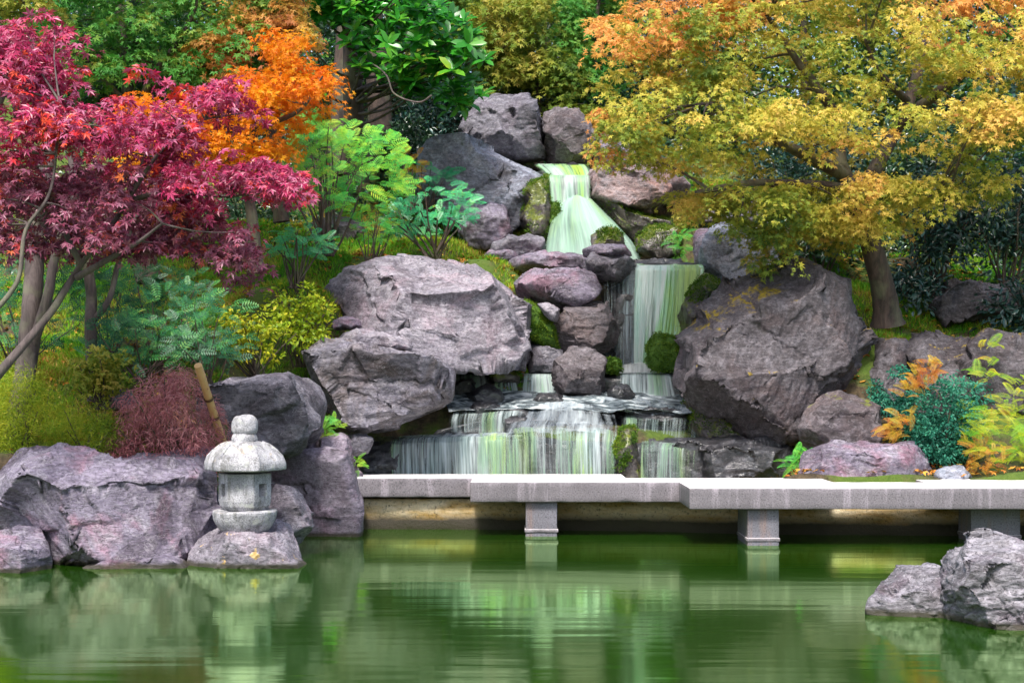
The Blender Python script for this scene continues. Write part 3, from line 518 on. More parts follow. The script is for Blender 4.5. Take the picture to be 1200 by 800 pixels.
def lathe(prof, name, seg=64, shape=None, parent=None):
    th = np.arange(seg) / seg * 2 * np.pi; V = []
    for k, (r, py) in enumerate(prof):
        rr = r * U * (shape(th, k / (len(prof) - 1)) if shape else 1)
        zz = np.full(seg, zpy(py)) if not isinstance(py, tuple) else zpy(py[0]) + py[1] * U * (shape(th, 1) - .9) * 6
        V.append(np.stack([LX + rr * np.cos(th), LD + rr * np.sin(th), zz], 1))
    V = np.array(V); n = len(prof); i = np.arange(n - 1)[:, None] * seg; j = np.arange(seg)[None]; k = (j + 1) % seg
    mb = MB(); v = V.reshape(-1, 3); v = v + .010 * np.stack([fbm(v * 7, 1), fbm(v * 9, 2), fbm(v * 9, 3)], 1) + .0025 * np.stack([fbm(v * 40, 5), fbm(v * 40, 6), fbm(v * 40, 7)], 1)
    mb.add(v, np.stack([i + j, i + k, i + seg + k, i + seg + j], -1).reshape(-1, 4)); return mb.build(name, gm, parent)
def dens(pts, n=6):
    pts = [(r, p if not isinstance(p, tuple) else p) for r, p in pts]; o = []
    for (r0, p0), (r1, p1) in zip(pts[:-1], pts[1:]):
        for t in np.arange(n) / n: o.append((r0 + (r1 - r0) * t, p0 + (p1 - p0) * t))
    return o + [pts[-1]]
def sm(pts, n=6):   # Chaikin corner rounding then dense
    for _ in range(2):
        q = [pts[0]]
        for (a, b_), (c_, d_) in zip(pts[:-1], pts[1:]): q += [(.75 * a + .25 * c_, .75 * b_ + .25 * d_), (.25 * a + .75 * c_, .25 * b_ + .75 * d_)]
        pts = q + [pts[-1]]
    return dens(pts, 2)
def hexs(th, t, k=.5):
    a = (th + np.pi / 6 * 0) % (np.pi / 3) - np.pi / 6; h = np.cos(np.pi / 6) / np.cos(a)
    return (1 - k) + k * h / .95
lathe(sm([(0, 624.5), (20, 624.5), (27, 623), (35, 612), (38, 600), (37, 597), (30, 597), (0, 598)]), 'bowl', parent=lan)
lathe(sm([(0, 553), (14, 553), (36, 551), (44, 550), (46, 550), (46.5, 545), (45.5, 539), (41, 532), (32, 524.5), (24, 518.5), (14, 516), (0, 516)]), 'roof', shape=lambda th, t: hexs(th, t, .9), parent=lan)
for k in range(6):
    mb = MB(); a = k * math.pi / 3
    pts = [(LX + r * U * math.cos(a), LD + r * U * math.sin(a), zpy(p)) for r, p in ((20, 517.5), (28, 521), (37, 528), (43, 534.5), (45.8, 541), (46.5, 547))]
    mb.tube(pts, [.012, .016, .018, .018, .017, .012], 8); mb.build('ridge', gm, lan)
fin = lathe(sm([(0, 519), (13, 519), (15, 517), (15, 512), (13, 508.5), (12, 508)]), 'finial', parent=lan)
lathe(sm([(9, 509), (13, 508), (15.5, 502), (15.5, 494), (12, 488), (6, 486), (0, 485.5)]), 'jewel', parent=fin)
# firebox: hexagonal box with a square window in every second pair of sides
import bmesh
bm = bmesh.new(); rings = []
for (r, py) in ((24, 597.5), (29.5, 592), (31, 586), (31, 582), (31, 566), (31, 554), (27, 553.5)):
    rings.append([bm.verts.new((LX + r * U * math.cos(k * math.pi / 3), LD + r * U * math.sin(k * math.pi / 3), zpy(py))) for k in range(6)])
wf = []
for a_, b_ in zip(rings[:-1], rings[1:]):
    for k in range(6):
        f = bm.faces.new((a_[k], a_[(k + 1) % 6], b_[(k + 1) % 6], b_[k]))
        if a_ is rings[3] and k in (0, 2, 3, 5): wf.append(f)
bm.faces.new(rings[0][::-1]); bm.faces.new(rings[-1])
bmesh.ops.recalc_face_normals(bm, faces=bm.faces)
r_ = bmesh.ops.inset_individual(bm, faces=wf, thickness=.062)
for f in wf:
    cc = f.calc_center_median(); n_ = f.normal.copy()
    for v_ in f.verts:   # square the opening
        dz = v_.co.z - cc.z; v_.co.z = cc.z + math.copysign(.066, dz) + .012
        h_ = Vector((v_.co.x - cc.x, v_.co.y - cc.y, 0)); l_ = h_.length; h_ *= (.058 / l_); v_.co.x, v_.co.y = cc.x + h_.x, cc.y + h_.y
ex = bmesh.ops.extrude_discrete_faces(bm, faces=wf)
for f in ex['faces']:
    n_ = f.normal.copy()
    for v_ in f.verts: v_.co -= n_ * .10
me = bpy.data.meshes.new('firebox'); bm.to_mesh(me); bm.free(); me.materials.append(gm)
fb = bpy.data.objects.new('firebox', me); col.objects.link(fb); fb.parent = lan; fb.location = -lan.location
bv = fb.modifiers.new('bevel', 'BEVEL'); bv.width = .012; bv.segments = 3; bv.limit_method = 'ANGLE'

# bamboo stake
bam, nt, out = newmat('bamboo')
at = N(nt, 'Attribute', attribute_name='rnd'); n1 = noise(nt, pos(nt, (1, 1, .2)), 20, 4)
c = mix(nt, n1, (.6, .30, .09), (.85, .58, .26)); c = mix(nt, at.outputs['Fac'], c, (.12, .06, .03))
bs = N(nt, 'BsdfPrincipled'); L(nt, c, bs.inputs['Base Color']); bs.inputs['Roughness'].default_value = .4; L(nt, bs.outputs[0], out.inputs[0])
a, b_ = P(232, 428, 15.85), P(253, 492, 16.35); b_ = b_ + (b_ - a) * .8
mb = MB(); ts = np.linspace(0, 1, 60); rad = .042 + .006 * np.exp(-((ts * 5) % 1 - .5) ** 2 / .002)
pts = a + (b_ - a) * ts[:, None]
mb.tube(pts[::-1], rad[::-1], 14, 0.0)
st = mb.build('bamboo_stake', bam); st = tag(st, 'leaning tan bamboo stake beside the purple laceleaf maple', 'stake')
for t0 in (.33, .52):
    mb = MB(); c0 = a + (b_ - a) * t0; mb.tube([c0 - (b_ - a) * .012, c0 + (b_ - a) * .012], .052, 14, 1.0); mb.build('cord_tie', bam, st)

# ---------------------------------------------------------------- falling water
def water_mat(name, cols, lo=.40, hi=.62, amin=.12, amax=.96, us=26.0):
    m, nt, out = newmat(name)
    tc = N(nt, 'UVMap'); mp = N(nt, 'Mapping'); mp.inputs['Scale'].default_value = (us, 1.1, 1); L(nt, tc.outputs[0], mp.inputs[0])
    st = noise(nt, mp.outputs[0], 1.0, 4, .6, .25)
    mp2 = N(nt, 'Mapping'); mp2.inputs['Scale'].default_value = (2.3, .35, 1); L(nt, tc.outputs[0], mp2.inputs[0]); lowf = noise(nt, mp2.outputs[0], 1.0, 2, .5)
    mp3 = N(nt, 'Mapping'); mp3.inputs['Scale'].default_value = (us / 5, .8, 1); L(nt, tc.outputs[0], mp3.inputs[0]); midf = noise(nt, mp3.outputs[0], 1.0, 3, .5)
    c = ramp(nt, mathn(nt, 'ADD', mathn(nt, 'MULTIPLY', lowf, .75), mathn(nt, 'MULTIPLY', st, .25)), cols)
    at = N(nt, 'Attribute', attribute_name='rnd')
    al = ramp(nt, mathn(nt, 'ADD', mathn(nt, 'ADD', mathn(nt, 'MULTIPLY', st, .6), mathn(nt, 'MULTIPLY', midf, .4)), mathn(nt, 'MULTIPLY_ADD', at.outputs['Fac'], .5)), [(lo, g(amin)), (hi, g(amax))])
    for n in nt.nodes:
        if n.type == 'MATH' and n.operation == 'MULTIPLY_ADD': n.inputs[2].default_value = -.25
    bs = N(nt, 'BsdfPrincipled'); L(nt, c, bs.inputs['Base Color']); bs.inputs['Roughness'].default_value = .45; bs.inputs['Specular IOR Level'].default_value = .3
    tr = N(nt, 'BsdfTranslucent'); L(nt, c, tr.inputs[0]); m1 = N(nt, 'MixShader'); m1.inputs[0].default_value = .3; L(nt, bs.outputs[0], m1.inputs[1]); L(nt, tr.outputs[0], m1.inputs[2])
    tp = N(nt, 'BsdfTransparent'); m2 = N(nt, 'MixShader'); L(nt, al, m2.inputs[0]); L(nt, tp.outputs[0], m2.inputs[1]); L(nt, m1.outputs[0], m2.inputs[2]); L(nt, m2.outputs[0], out.inputs[0])
    return m
AQ, WH, GR, YG, BL = (.50, .72, .66), (.86, .92, .92), (.35, .72, .38), (.55, .82, .14), (.42, .52, .60)
wm_low = water_mat('cascade_water', [(.30, (.32, .44, .50)), (.40, (.46, .62, .62)), (.50, (.68, .78, .80)), (.57, (.36, .58, .42)), (.63, (.44, .62, .30)), (.70, (.64, .74, .74))], .42, .68, .02, .86, 36)
wm_mid = water_mat('veil_water', [(.32, (.52, .78, .68)), (.43, (.80, .92, .88)), (.50, (.45, .80, .48)), (.60, (.48, .72, .10)), (.70, (.42, .7, .16))], .36, .58, .08, .93, 20)
wm_up = water_mat('upper_water', [(.32, (.62, .76, .74)), (.46, (.48, .74, .60)), (.56, (.5, .76, .40)), (.68, (.6, .78, .72))], .25, .60, .25, .95, 16)
wm_yel = water_mat('sunlit_green_water', [(.30, (.34, .60, .36)), (.5, (.48, .70, .30)), (.62, (.56, .74, .24)), (.75, (.66, .80, .55))], .36, .62, .0, .92, 30)  # yellow-green strands laid over the paler falls
wm_foam = water_mat('white_foam', [(.3, (.8, .86, .86)), (.7, (.92, .95, .95))], .30, .62, .0, .95, 12)
wm_flow = water_mat('foaming_flow', [(.32, (.26, .33, .40)), (.46, (.46, .53, .60)), (.56, (.66, .74, .78)), (.68, (.44, .60, .54))], .40, .70, .0, .85, 13)
wm_veil = water_mat('thin_water', [(.3, BL), (.5, (.55, .65, .72)), (.7, AQ)], .44, .68, .0, .6, 30)
m, nt, out = newmat('stream_water')
tc = pos(nt, (1.2, 2.6, 3)); n1 = noise(nt, tc, 1.6, 5, .6, 2.0); c = ramp(nt, n1, [(.40, (.05, .065, .075)), (.50, (.19, .23, .25)), (.57, (.50, .56, .58)), (.66, (.75, .8, .82))])
bs = N(nt, 'BsdfPrincipled'); L(nt, c, bs.inputs['Base Color']); bs.inputs['Roughness'].default_value = .22; bp = N(nt, 'Bump'); bp.inputs['Distance'].default_value = .05; L(nt, n1, bp.inputs['Height']); L(nt, bp.outputs[0], bs.inputs['Normal']); L(nt, bs.outputs[0], out.inputs[0])
wm_top = m

def sheet(name, rows, mat, parent, cols=220, sub=14, flute=.02, smooth=5, dens_=None, seed=0, bump=0.0, wav=0.0):
    R_ = []
    for row in rows:
        w = np.array([P(*p) for p in row]); t = np.concatenate([[0], np.cumsum(np.linalg.norm(np.diff(w, axis=0), axis=1))]); t /= t[-1]
        tt = np.linspace(0, 1, cols); R_.append(np.stack([np.interp(tt, t, w[:, k]) for k in range(3)], 1))
    R_ = np.array(R_); vs = np.linspace(0, len(R_) - 1, (len(R_) - 1) * sub + 1); G = np.empty((len(vs), cols, 3))
    for a, v in enumerate(vs):
        k = min(int(v), len(R_) - 2); G[a] = R_[k] * (1 - (v - k)) + R_[k + 1] * (v - k)
    if smooth:
        ker = np.ones(smooth) / smooth; pad = np.concatenate([np.repeat(G[:1], smooth // 2, 0), G, np.repeat(G[-1:], smooth // 2, 0)])
        G = np.stack([pad[k:k + len(G)] for k in range(smooth)]).mean(0)
    ln = np.linalg.norm(np.diff(G, axis=0), axis=2).mean(1); V_ = np.concatenate([[0], np.cumsum(ln)])
    U_ = G[:, :, 0].mean(0); uu, vv = np.meshgrid(U_ - U_.min() + seed * 3.7, V_)
    q = np.stack([uu.ravel() * 9, vv.ravel() * .5, uu.ravel() * 0 + seed], 1)
    fl = fbm(q, seed + 3, 4, .6).reshape(G.shape[:2]); ramp_ = np.linspace(0, 1, len(G))[:, None] ** .5
    G[:, :, 1] -= flute * (.5 + fl) * 2 * ramp_
    if wav:
        xw = G[:, :, 0].ravel(); qx = np.stack([xw * 1.7, xw * 0, xw * 0 + seed], 1); qy = np.stack([xw * 5, xw * 0 + 4, xw * 0 + seed], 1)
        G[:, :, 2] += (wav * fbm(qx, 5, 3) + wav * .35 * fbm(qy, 6, 2)).reshape(G.shape[:2]) * np.linspace(1, .2, len(G))[:, None]; G[:, :, 1] -= 1.6 * wav * np.abs(fbm(qx + 9, 7, 3)).reshape(G.shape[:2])
    if bump: G[:, :, 2] += bump * fbm(np.stack([uu.ravel() * 3, vv.ravel() * 5, uu.ravel() * 0], 1), seed + 8).reshape(G.shape[:2])
    n, k = G.shape[:2]; i, j = np.meshgrid(np.arange(n - 1), np.arange(k - 1), indexing='ij'); b = (i * k + j).ravel()
    edge = np.minimum(1, np.minimum(np.arange(k), np.arange(k)[::-1]) / 10)[None] * np.ones((n, 1))
    rnd = .5 * edge + (0 if dens_ is None else np.interp(np.linspace(0, 1, k), *zip(*dens_))[None] * np.ones((n, 1)))
    mb = MB(); mb.add(G.reshape(-1, 3), np.stack([b, b + 1, b + k + 1, b + k], 1), None, rnd.ravel(), np.stack([uu.ravel(), vv.ravel()], 1))
    return mb.build(name, mat, parent)

# ledges of the cascade (wet natural steps)
rock('long dark wet ledge under the lowest step of the cascade', [(440,524),(470,516),(600,512),(720,512),(730,540),(735,590),(600,600),(440,590)], 20.75, 1.25, 'wet', 101, 6, amp=.35, box=.25, nf=3, sq=.85, facets=[((0,-.0,1),.97),((0,-1,0),.84)], name='ledge_rock', cat='rock ledge')
rock('dark wet ledge at the lower right step of the cascade', [(740,520),(780,518),(830,520),(836,545),(832,590),(742,590)], 20.5, .9, 'wet', 102, 6, amp=.35, box=.25, nf=3, sq=.85, facets=[((0,-.0,1),.97),((0,-1,0),.84)], name='ledge_rock', cat='rock ledge')
rock('dark wet ledge under the second step of the cascade', [(518,492),(560,486),(700,486),(820,484),(850,490),(855,520),(800,540),(600,545),(520,535)], 21.6, 1.15, 'wet', 103, 6, amp=.35, box=.25, nf=3, sq=.85, facets=[((0,-.0,1),.97),((0,-1,0),.84)], name='ledge_rock', cat='rock ledge')
rock('dark wet ledge at the rim of the upper pool', [(520,441),(600,440),(700,441),(800,441),(812,455),(812,490),(600,500),(515,490)], 22.35, .9, 'wet', 104, 6, amp=.3, box=.25, nf=3, facets=[((0,-.0,1),.97),((0,-1,0),.84)], name='ledge_rock', cat='rock ledge')

for lab, ol, d, sd in (('low dark stone breaking the flow at the left of the second step', [(548,480),(556,472),(578,470),(592,477),(590,490),(550,490)], 21.2, 301), ('wet stone with foam round it in the middle of the running water', [(622,470),(632,461),(652,460),(664,468),(660,480),(624,480)], 21.45, 302),
        ('flat wet stone near the right end of the second step', [(742,486),(756,478),(790,478),(806,486),(800,498),(745,498)], 21.2, 303), ('small round wet stone at the top of the cascade beside the left pool rim', [(530,452),(538,444),(552,445),(560,454),(556,464),(532,464)], 21.75, 304),
        ('small dark stone between the wedge stone and the pool rim', [(712,458),(722,449),(738,452),(744,464),(730,472),(714,470)], 21.6, 305), ('low wet rock left of the foaming mound in the cascade', [(588,496),(598,487),(616,488),(622,500),(612,510),(590,508)], 20.75, 306)):
    rock(lab, ol, d, .45, 'wet', sd, 5, amp=.9)
ca = thing('cascade', tuple(P(640, 560, 20)), 'wide stepped cascade of white and green water dropping behind the slab bridge', 'cascade')
sheet('step_water', [[(466,510,20.9),(560,509,20.9),(615,508,20.9)], [(458,515,20.2),(520,512,20.15),(580,510,20.12),(612,509,20.1)], [(456,521,20.05),(560,517,20.03),(612,516,20.0)], [(458,580,19.9),(540,582,19.88),(614,580,19.9)]],
      wm_low, ca, 260, 16, .035, 7, [(0,.12),(.15,.2),(.4,.16),(.65,.18),(1,.06)], 1, 0, .035)
sheet('foam', [[(604,476,21.2),(640,470,21.2),(690,472,21.2),(722,482,21.1)], [(598,490,20.75),(640,485,20.75),(690,487,20.75),(727,495,20.7)], [(590,501,20.4),(640,498,20.4),(695,499,20.4),(727,504,20.4)], [(586,506,20.12),(650,505,20.1),(700,505,20.08),(727,510,20.12)]],
      wm_flow, ca, 260, 14, .02, 5, [(0,-.12),(.15,.08),(.5,.12),(.85,.1),(1,-.1)], 10, .07, .05)
sheet('step_water', [[(598,504,20.35),(650,502,20.3),(700,502,20.3),(726,507,20.3)], [(598,508,20.1),(650,506,20.06),(700,506,20.05),(726,511,20.1)], [(600,516,19.98),(660,514,19.93),(725,518,19.96)], [(602,582,19.86),(660,582,19.84),(726,580,19.88)]],
      wm_low, ca, 260, 12, .035, 7, [(0,.0),(.2,.12),(.35,-.06),(.6,.12),(.85,.08),(1,-.08)], 18, 0, .04)
sheet('foam', [[(470,508,20.9),(540,507,20.9),(612,505,20.9)], [(464,512,20.45),(540,510,20.4),(606,508,20.4)], [(458,515.5,20.16),(540,513,20.12),(604,511.5,20.1)]], wm_flow, ca, 200, 12, 0, 5, [(0,-.1),(.3,.0),(.7,.12),(1,.15)], 19, .04, .03)
sheet('foam', [[(526,510,20.83),(570,509,20.8),(610,507,20.8)], [(522,514,20.6),(570,513,20.6),(608,511,20.6)]], wm_foam, ca, 90, 8, 0, 3, [(0,-.1),(.5,.1),(1,.1)], 20, .05, .02)
sheet('foam', [[(534,470,21.7),(640,462,21.75),(760,462,21.7),(800,468,21.7)], [(530,478,21.3),(640,472,21.3),(760,474,21.3),(840,480,21.3)], [(528,486,21.0),(640,480,21.0),(740,484,21.0),(850,490,21.0)]], wm_flow, ca, 320, 16, 0, 5, [(0,-.05),(.2,-.08),(.4,.1),(.6,.12),(.8,-.03),(1,-.2)], 23, .08, .03)
sheet('step_water', [[(748,516,20.8),(800,516,20.8),(830,517,20.8)], [(747,521,20.1),(790,520,20.1),(822,523,20.1)], [(747,527,20.0),(790,525,20.0),(818,529,20.0)], [(747,585,19.9),(816,585,19.9)]], wm_low, ca, 140, 16, .025, 7, [(0,0),(.4,.05),(1,-.1)], 2, 0, .02)
sheet('step_water', [[(530,474,21.6),(570,471,21.6),(612,472,21.6)], [(528,486,21.0),(570,484,20.98),(610,482,20.95)], [(526,492,20.9),(570,490,20.87),(608,488,20.85)], [(526,514,20.82),(608,512,20.78)]],
      wm_low, ca, 160, 14, .03, 5, [(0,0),(.5,.05),(1,.15)], 3, .02, .03)
sheet('step_water', [[(726,478,21.6),(790,480,21.6),(850,486,21.6)], [(728,490,21.0),(790,490,20.98),(852,494,21.0)], [(728,496,20.9),(790,495,20.87),(850,500,20.9)], [(728,524,20.82),(846,528,20.8)]],
      wm_low, ca, 200, 14, .03, 5, [(0,.05),(.3,.02),(.6,-.12),(1,-.15)], 33, .02, .03)
for (a, b_, sd, dd) in ((556, 604, 21, 0), (664, 702, 22, -.03)):
    sheet('step_water', [[(a, 507, 20.2 + dd), (b_, 507, 20.2 + dd)], [(a-1, 514, 19.99 + dd), (b_+1, 514, 19.99 + dd)], [(a-2, 582, 19.84 + dd), (b_+2, 582, 19.84 + dd)]], wm_yel, ca, 110, 14, .02, 5, [(0,-.5),(.5,.0),(1,-.5)], sd)
for (a, b_, dn, sd) in ((528, 572, .26, 4), (578, 606, .12, 24), (612, 652, .25, 5), (722, 792, .25, 6)):
    sheet('step_water', [[(a,436,22.4),(b_,436,22.4)], [(a,438.5,21.95),(b_,438.5,21.95)], [(a,441,21.88),(b_,441,21.88)], [(a-3,470,21.75),(b_+6,470,21.75)]], wm_low, ca, 90, 12, .025, 5, [(0,dn),(1,dn)], sd)
# running water lying on the steps
sheet('stream_water', [[(520,455,21.85),(600,456,21.85),(700,457,21.85),(806,460,21.85)], [(522,470,21.35),(600,470,21.3),(700,470,21.3),(830,476,21.3)], [(526,483,20.97),(640,480,20.95),(846,484,20.95)]], wm_top, ca, 200, 20, 0, 3, None, 7, .05)
sheet('stream_water', [[(500,511,20.9),(560,510,20.9),(612,509.5,20.9)], [(456,516.5,20.15),(560,513.5,20.12),(612,512,20.12)]], wm_top, ca, 200, 14, 0, 3, None, 8, .03)
sheet('stream_water', [[(530,434.0,23.2),(700,434,23.2),(800,434,23.2)], [(526,437.5,21.98),(700,437.5,21.98),(806,437.5,21.98)]], wm_top, ca, 120, 10, 0, 3, None, 9, .01)

wf2 = thing('waterfall', tuple(P(770, 432, 22.6)), 'middle waterfall, a wide veil of green and yellow water beside the giant boulder', 'waterfall')
sheet('water_curtain', [[(744,309,23.6),(820,309,23.6)], [(744,311,22.95),(824,311,22.95)], [(743,316,22.8),(825,316,22.78)], [(741,350,22.7),(822,350,22.68)], [(742,436,22.6),(800,436,22.6)]], wm_mid, wf2, 260, 16, .04, 5, [(0,.05),(.05,.35),(.22,.3),(.3,.05),(.4,.32),(.8,.38),(1,.3)], 11)
sheet('thin_veil', [[(704,316,23.6),(752,311,23.6)], [(706,320,22.95),(752,313,22.95)], [(706,330,22.85),(752,324,22.85)], [(704,436,22.7),(752,436,22.7)]], wm_veil, wf2, 160, 16, .03, 5, [(0,.0),(1,.08)], 12)
sheet('water_curtain', [[(786,310,23.0),(824,310,23.0)], [(787,315,22.74),(826,315,22.74)], [(786,350,22.64),(823,350,22.62)], [(782,436,22.54),(806,436,22.54)]], wm_yel, wf2, 90, 16, .03, 5, [(0,-.05),(.5,.2),(1,.05)], 17)
sheet('foam', [[(705,428,22.75),(750,422,22.75),(792,430,22.75)], [(700,433,22.45),(750,431,22.4),(796,434,22.45)], [(700,438,22.2),(796,438,22.2)]], wm_foam, wf2, 120, 10, 0, 3, [(0,-.05),(.5,.2),(1,-.05)], 13, .09)
wf1 = thing('waterfall', tuple(P(690, 300, 24.2)), 'upper waterfall, narrow pale veil fanning into a smooth white dome', 'waterfall')
sheet('water_curtain', [[(628,192,26.2),(686,192,26.2)], [(626,194,25.4),(690,194,25.4)], [(632,198,25.25),(692,199,25.25)], [(640,206,25.15),(693,206,25.15)]], wm_mid, wf1, 120, 10, .02, 5, [(0,.05),(1,.05)], 14)
sheet('water_curtain', [[(640,205,25.0),(694,205,25.0)], [(642,208,24.75),(692,208,24.75)], [(643,214,24.7),(692,214,24.7)], [(646,246,24.62),(692,246,24.62)]], wm_mid, wf1, 140, 12, .02, 5, [(0,.1),(1,.1)], 15)
sheet('water_dome', [[(662,232,24.7),(676,228,24.65),(692,232,24.7)], [(652,244,24.6),(676,234,24.5),(704,244,24.6)], [(645,262,24.45),(680,255,24.1),(722,262,24.4)], [(640,285,24.3),(690,285,23.95),(742,284,24.25)], [(636,306,24.2),(690,306,23.88),(752,306,24.15)]], wm_up, wf1, 200, 14, .02, 7, [(0,-.1),(.2,.12),(.6,.2),(.85,.08),(1,-.1)], 16)

# ---------------------------------------------------------------- leaves
def T(v, q): return np.array(v, float), np.array(q)
def t_maple(lobes):
    V, Q = [(0, 0, 0)], []
    for a, l, w in lobes:
        a = math.radians(a); d = np.array([math.cos(a), math.sin(a)]); n = np.array([-d[1], d[0]]); k = len(V)
        m1 = d * l * .45 + n * w; m2 = d * l * .45 - n * w; tp = d * l
        V += [(*m1, .03), (*tp, -.12 * l), (*m2, .03)]; Q.append((0, k + 2, k + 1, k))
    return T(V, Q)
MAPLE5 = t_maple([(0, 1, .16), (48, .88, .15), (-48, .88, .15), (100, .6, .12), (-100, .6, .12)])
MAPLE3 = t_maple([(0, 1, .22), (55, .85, .2), (-55, .85, .2)])
OVAL = T([(0, 0, 0), (.35, .2, .05), (.7, .17, .03), (1, 0, -.1), (.7, -.17, .03), (.35, -.2, .05), (.35, 0, 0), (.7, 0, -.03)], [(0, 6, 1, 1), ] )
OVAL = T([(0, 0, 0), (.3, .19, .06), (.72, .17, .03), (1, 0, -.12), (.72, -.17, .03), (.3, -.19, .06), (.5, 0, -.01)], [(0, 6, 2, 1), (6, 3, 2, 2), (0, 5, 4, 6), (6, 4, 3, 3)])
OVAL = T([(0, 0, 0), (.3, .18, .06), (.75, .16, .02), (1, 0, -.12), (.75, -.16, .02), (.3, -.18, .06), (.5, 0, -.01)], [(0, 6, 2, 1), (0, 5, 4, 6), (6, 4, 3, 2)])
SMALL = T([(0, 0, 0), (.5, .24, .05), (1, 0, -.05), (.5, -.24, .05)], [(0, 3, 2, 1)])
THIN = T([(0, -.03, 0), (.5, -.05, .05), (1, 0, -.25), (.5, .05, .05), (0, .03, 0)], [(0, 1, 3, 4), (1, 2, 2, 3)])
THIN = T([(0, 0, 0), (.5, -.045, .06), (1, 0, -.2), (.5, .045, .06)], [(0, 1, 2, 3)])
def t_frond(n, w, wid, droop=.35, taper=True, base=.12):
    V, Q = [], []
    def sp(t): return np.array([t * (1 - .12 * t), 0, .18 * t - droop * t * t])
    for k in range(n):                       # rachis strip
        a, b_ = sp(k / n), sp((k + 1) / n); o = len(V)
        V += [a + [0, -.008, 0], a + [0, .008, 0], b_ + [0, .006, 0], b_ + [0, -.006, 0]]; Q.append((o, o + 3, o + 2, o + 1))
    for k in range(n):
        t = base + (1 - base) * (k + .5) / n; c = sp(t); L_ = w * (math.sin(math.pi * min(1, .25 + t * .72)) ** .7 if taper else 1)
        for s in (-1, 1):
            d = np.array([.45, s, -.12]); d /= np.linalg.norm(d); e = np.array([1, 0, -.1]); o = len(V)
            V += [c, c + d * L_ * .45 - e * wid * .5, c + d * L_, c + d * L_ * .45 + e * wid * .5]; Q.append((o, o + 1, o + 2, o + 3) if s > 0 else (o, o + 3, o + 2, o + 1))
    return T(V, Q)
FROND = t_frond(9, .25, .062)
FROND_F = t_frond(20, .20, .026, .6)
FROND_S = t_frond(7, .26, .085)
def t_whorl(n, el=25):
    V, Q = [], []
    for k in range(n):
        a = 2 * math.pi * k / n + .3 * (k % 2); e = math.radians(el + 18 * (k % 3 - 1)); R = np.array([[math.cos(a), -math.sin(a), 0], [math.sin(a), math.cos(a), 0], [0, 0, 1]]) @ np.array([[math.cos(e), 0, -math.sin(e)], [0, 1, 0], [math.sin(e), 0, math.cos(e)]])
        o = len(V); V += list((OVAL[0] * [1, .95, 1]) @ R.T); Q += [tuple(x + o for x in q) for q in OVAL[1]]
    return T(V, Q)
WHORL = t_whorl(8)
WHORL_S = t_whorl(6, 15)

def unit(v): return v / (np.linalg.norm(v, axis=-1, keepdims=True) + 1e-9)
def place(mb, tmpl, loc, nrm, siz, rnd, head=None):
    n = len(loc); V, Q = tmpl; nrm = unit(nrm)
    h = rng.normal(0, 1, (n, 3)) if head is None else head
    x = unit(h - (h * nrm).sum(1, keepdims=True) * nrm); y = np.cross(nrm, x)
    vv = V[:, 0][None, :, None] * x[:, None] + V[:, 1][None, :, None] * y[:, None] + V[:, 2][None, :, None] * nrm[:, None]
    vv = vv * np.asarray(siz)[:, None, None] + loc[:, None]
    k = len(V); q = (Q[None] + (np.arange(n) * k)[:, None, None]).reshape(-1, 4)
    mb.add(vv.reshape(-1, 3), q, None, np.repeat(rnd, k))
def inpoly(x, y, poly):
    c = np.zeros(len(x), bool); n = len(poly)
    for a in range(n):
        x0, y0 = poly[a]; x1, y1 = poly[(a + 1) % n]
        if y0 == y1: continue
        c ^= ((y0 > y) != (y1 > y)) & (x < (x1 - x0) * (y - y0) / (y1 - y0) + x0)
    return c
def scatter(poly, d0, d1, n, gap=.0, gs=(1.2, 1.2, 2.6), seed=0, vol=0):
    """points through a crown whose outline (photo pixels at its mean distance) is poly, d0..d1 from the pond, with real gaps"""
    xs_ = [p[0] for p in poly]; ys_ = [p[1] for p in poly]; out = []; dm = (d0 + d1) / 2; tot = 0
    while tot < n:
        x = rng.uniform(min(xs_), max(xs_), 4 * n); y = rng.uniform(min(ys_), max(ys_), 4 * n); ok = inpoly(x, y, poly); x, y = x[ok], y[ok]
        d = rng.uniform(d0, d1, len(x)); w = np.stack([(x - 600) / F * dm, d, CZ + (HY - y) / F * dm], 1)
        cen = w.mean(0); half = np.abs(w - cen).max(0) + 1e-6
        w = w[fbm(w * np.array(gs), seed, 3) > gap]
        out.append(w); tot += len(w)
        if len(w) == 0: gap -= .05
    return np.concatenate(out)[:n]
def sprays(mb, cen, R, per, size, tmpl, droop=.5, tilt=.45, jit=.5, thick=.12, toward=-.35, crown=None, szv=.25):
    n = len(cen); R = R * rng.uniform(.6, 1.3, n)
    out = rng.normal(0, 1, (n, 3)) * tilt; out[:, 2] = 1; out[:, 1] += toward
    if crown is not None: out += unit((cen - crown) * [1, 1, .3]) * .5
    nr = unit(out); ref = unit(rng.normal(0, 1, (n, 3))); a = unit(np.cross(nr, ref)); b_ = np.cross(nr, a)
    th = rng.uniform(0, 2 * np.pi, (n, per)); rr = np.sqrt(rng.uniform(0, 1, (n, per))); 
    rad = rr * R[:, None]
    dirv = np.cos(th)[..., None] * a[:, None] + np.sin(th)[..., None] * b_[:, None]
    loc = cen[:, None] + dirv * rad[..., None] + nr[:, None] * (rng.normal(0, thick, (n, per)) * R[:, None])[..., None]
    loc[..., 2] -= droop * rr ** 2 * R[:, None]
    nn = nr[:, None] + dirv * droop * 1.2 * rr[..., None] + rng.normal(0, jit, (n, per, 3))
    head = dirv + rng.normal(0, .5, (n, per, 3)); head[..., 2] -= .3
    base = rng.uniform(0, 1, n)[:, None] * .45 + rng.uniform(0, 1, (n, per)) * .55
    m_ = n * per
    place(mb, tmpl, loc.reshape(m_, 3), nn.reshape(m_, 3), size * rng.uniform(1 - szv, 1 + szv, m_), base.ravel(), head.reshape(m_, 3))
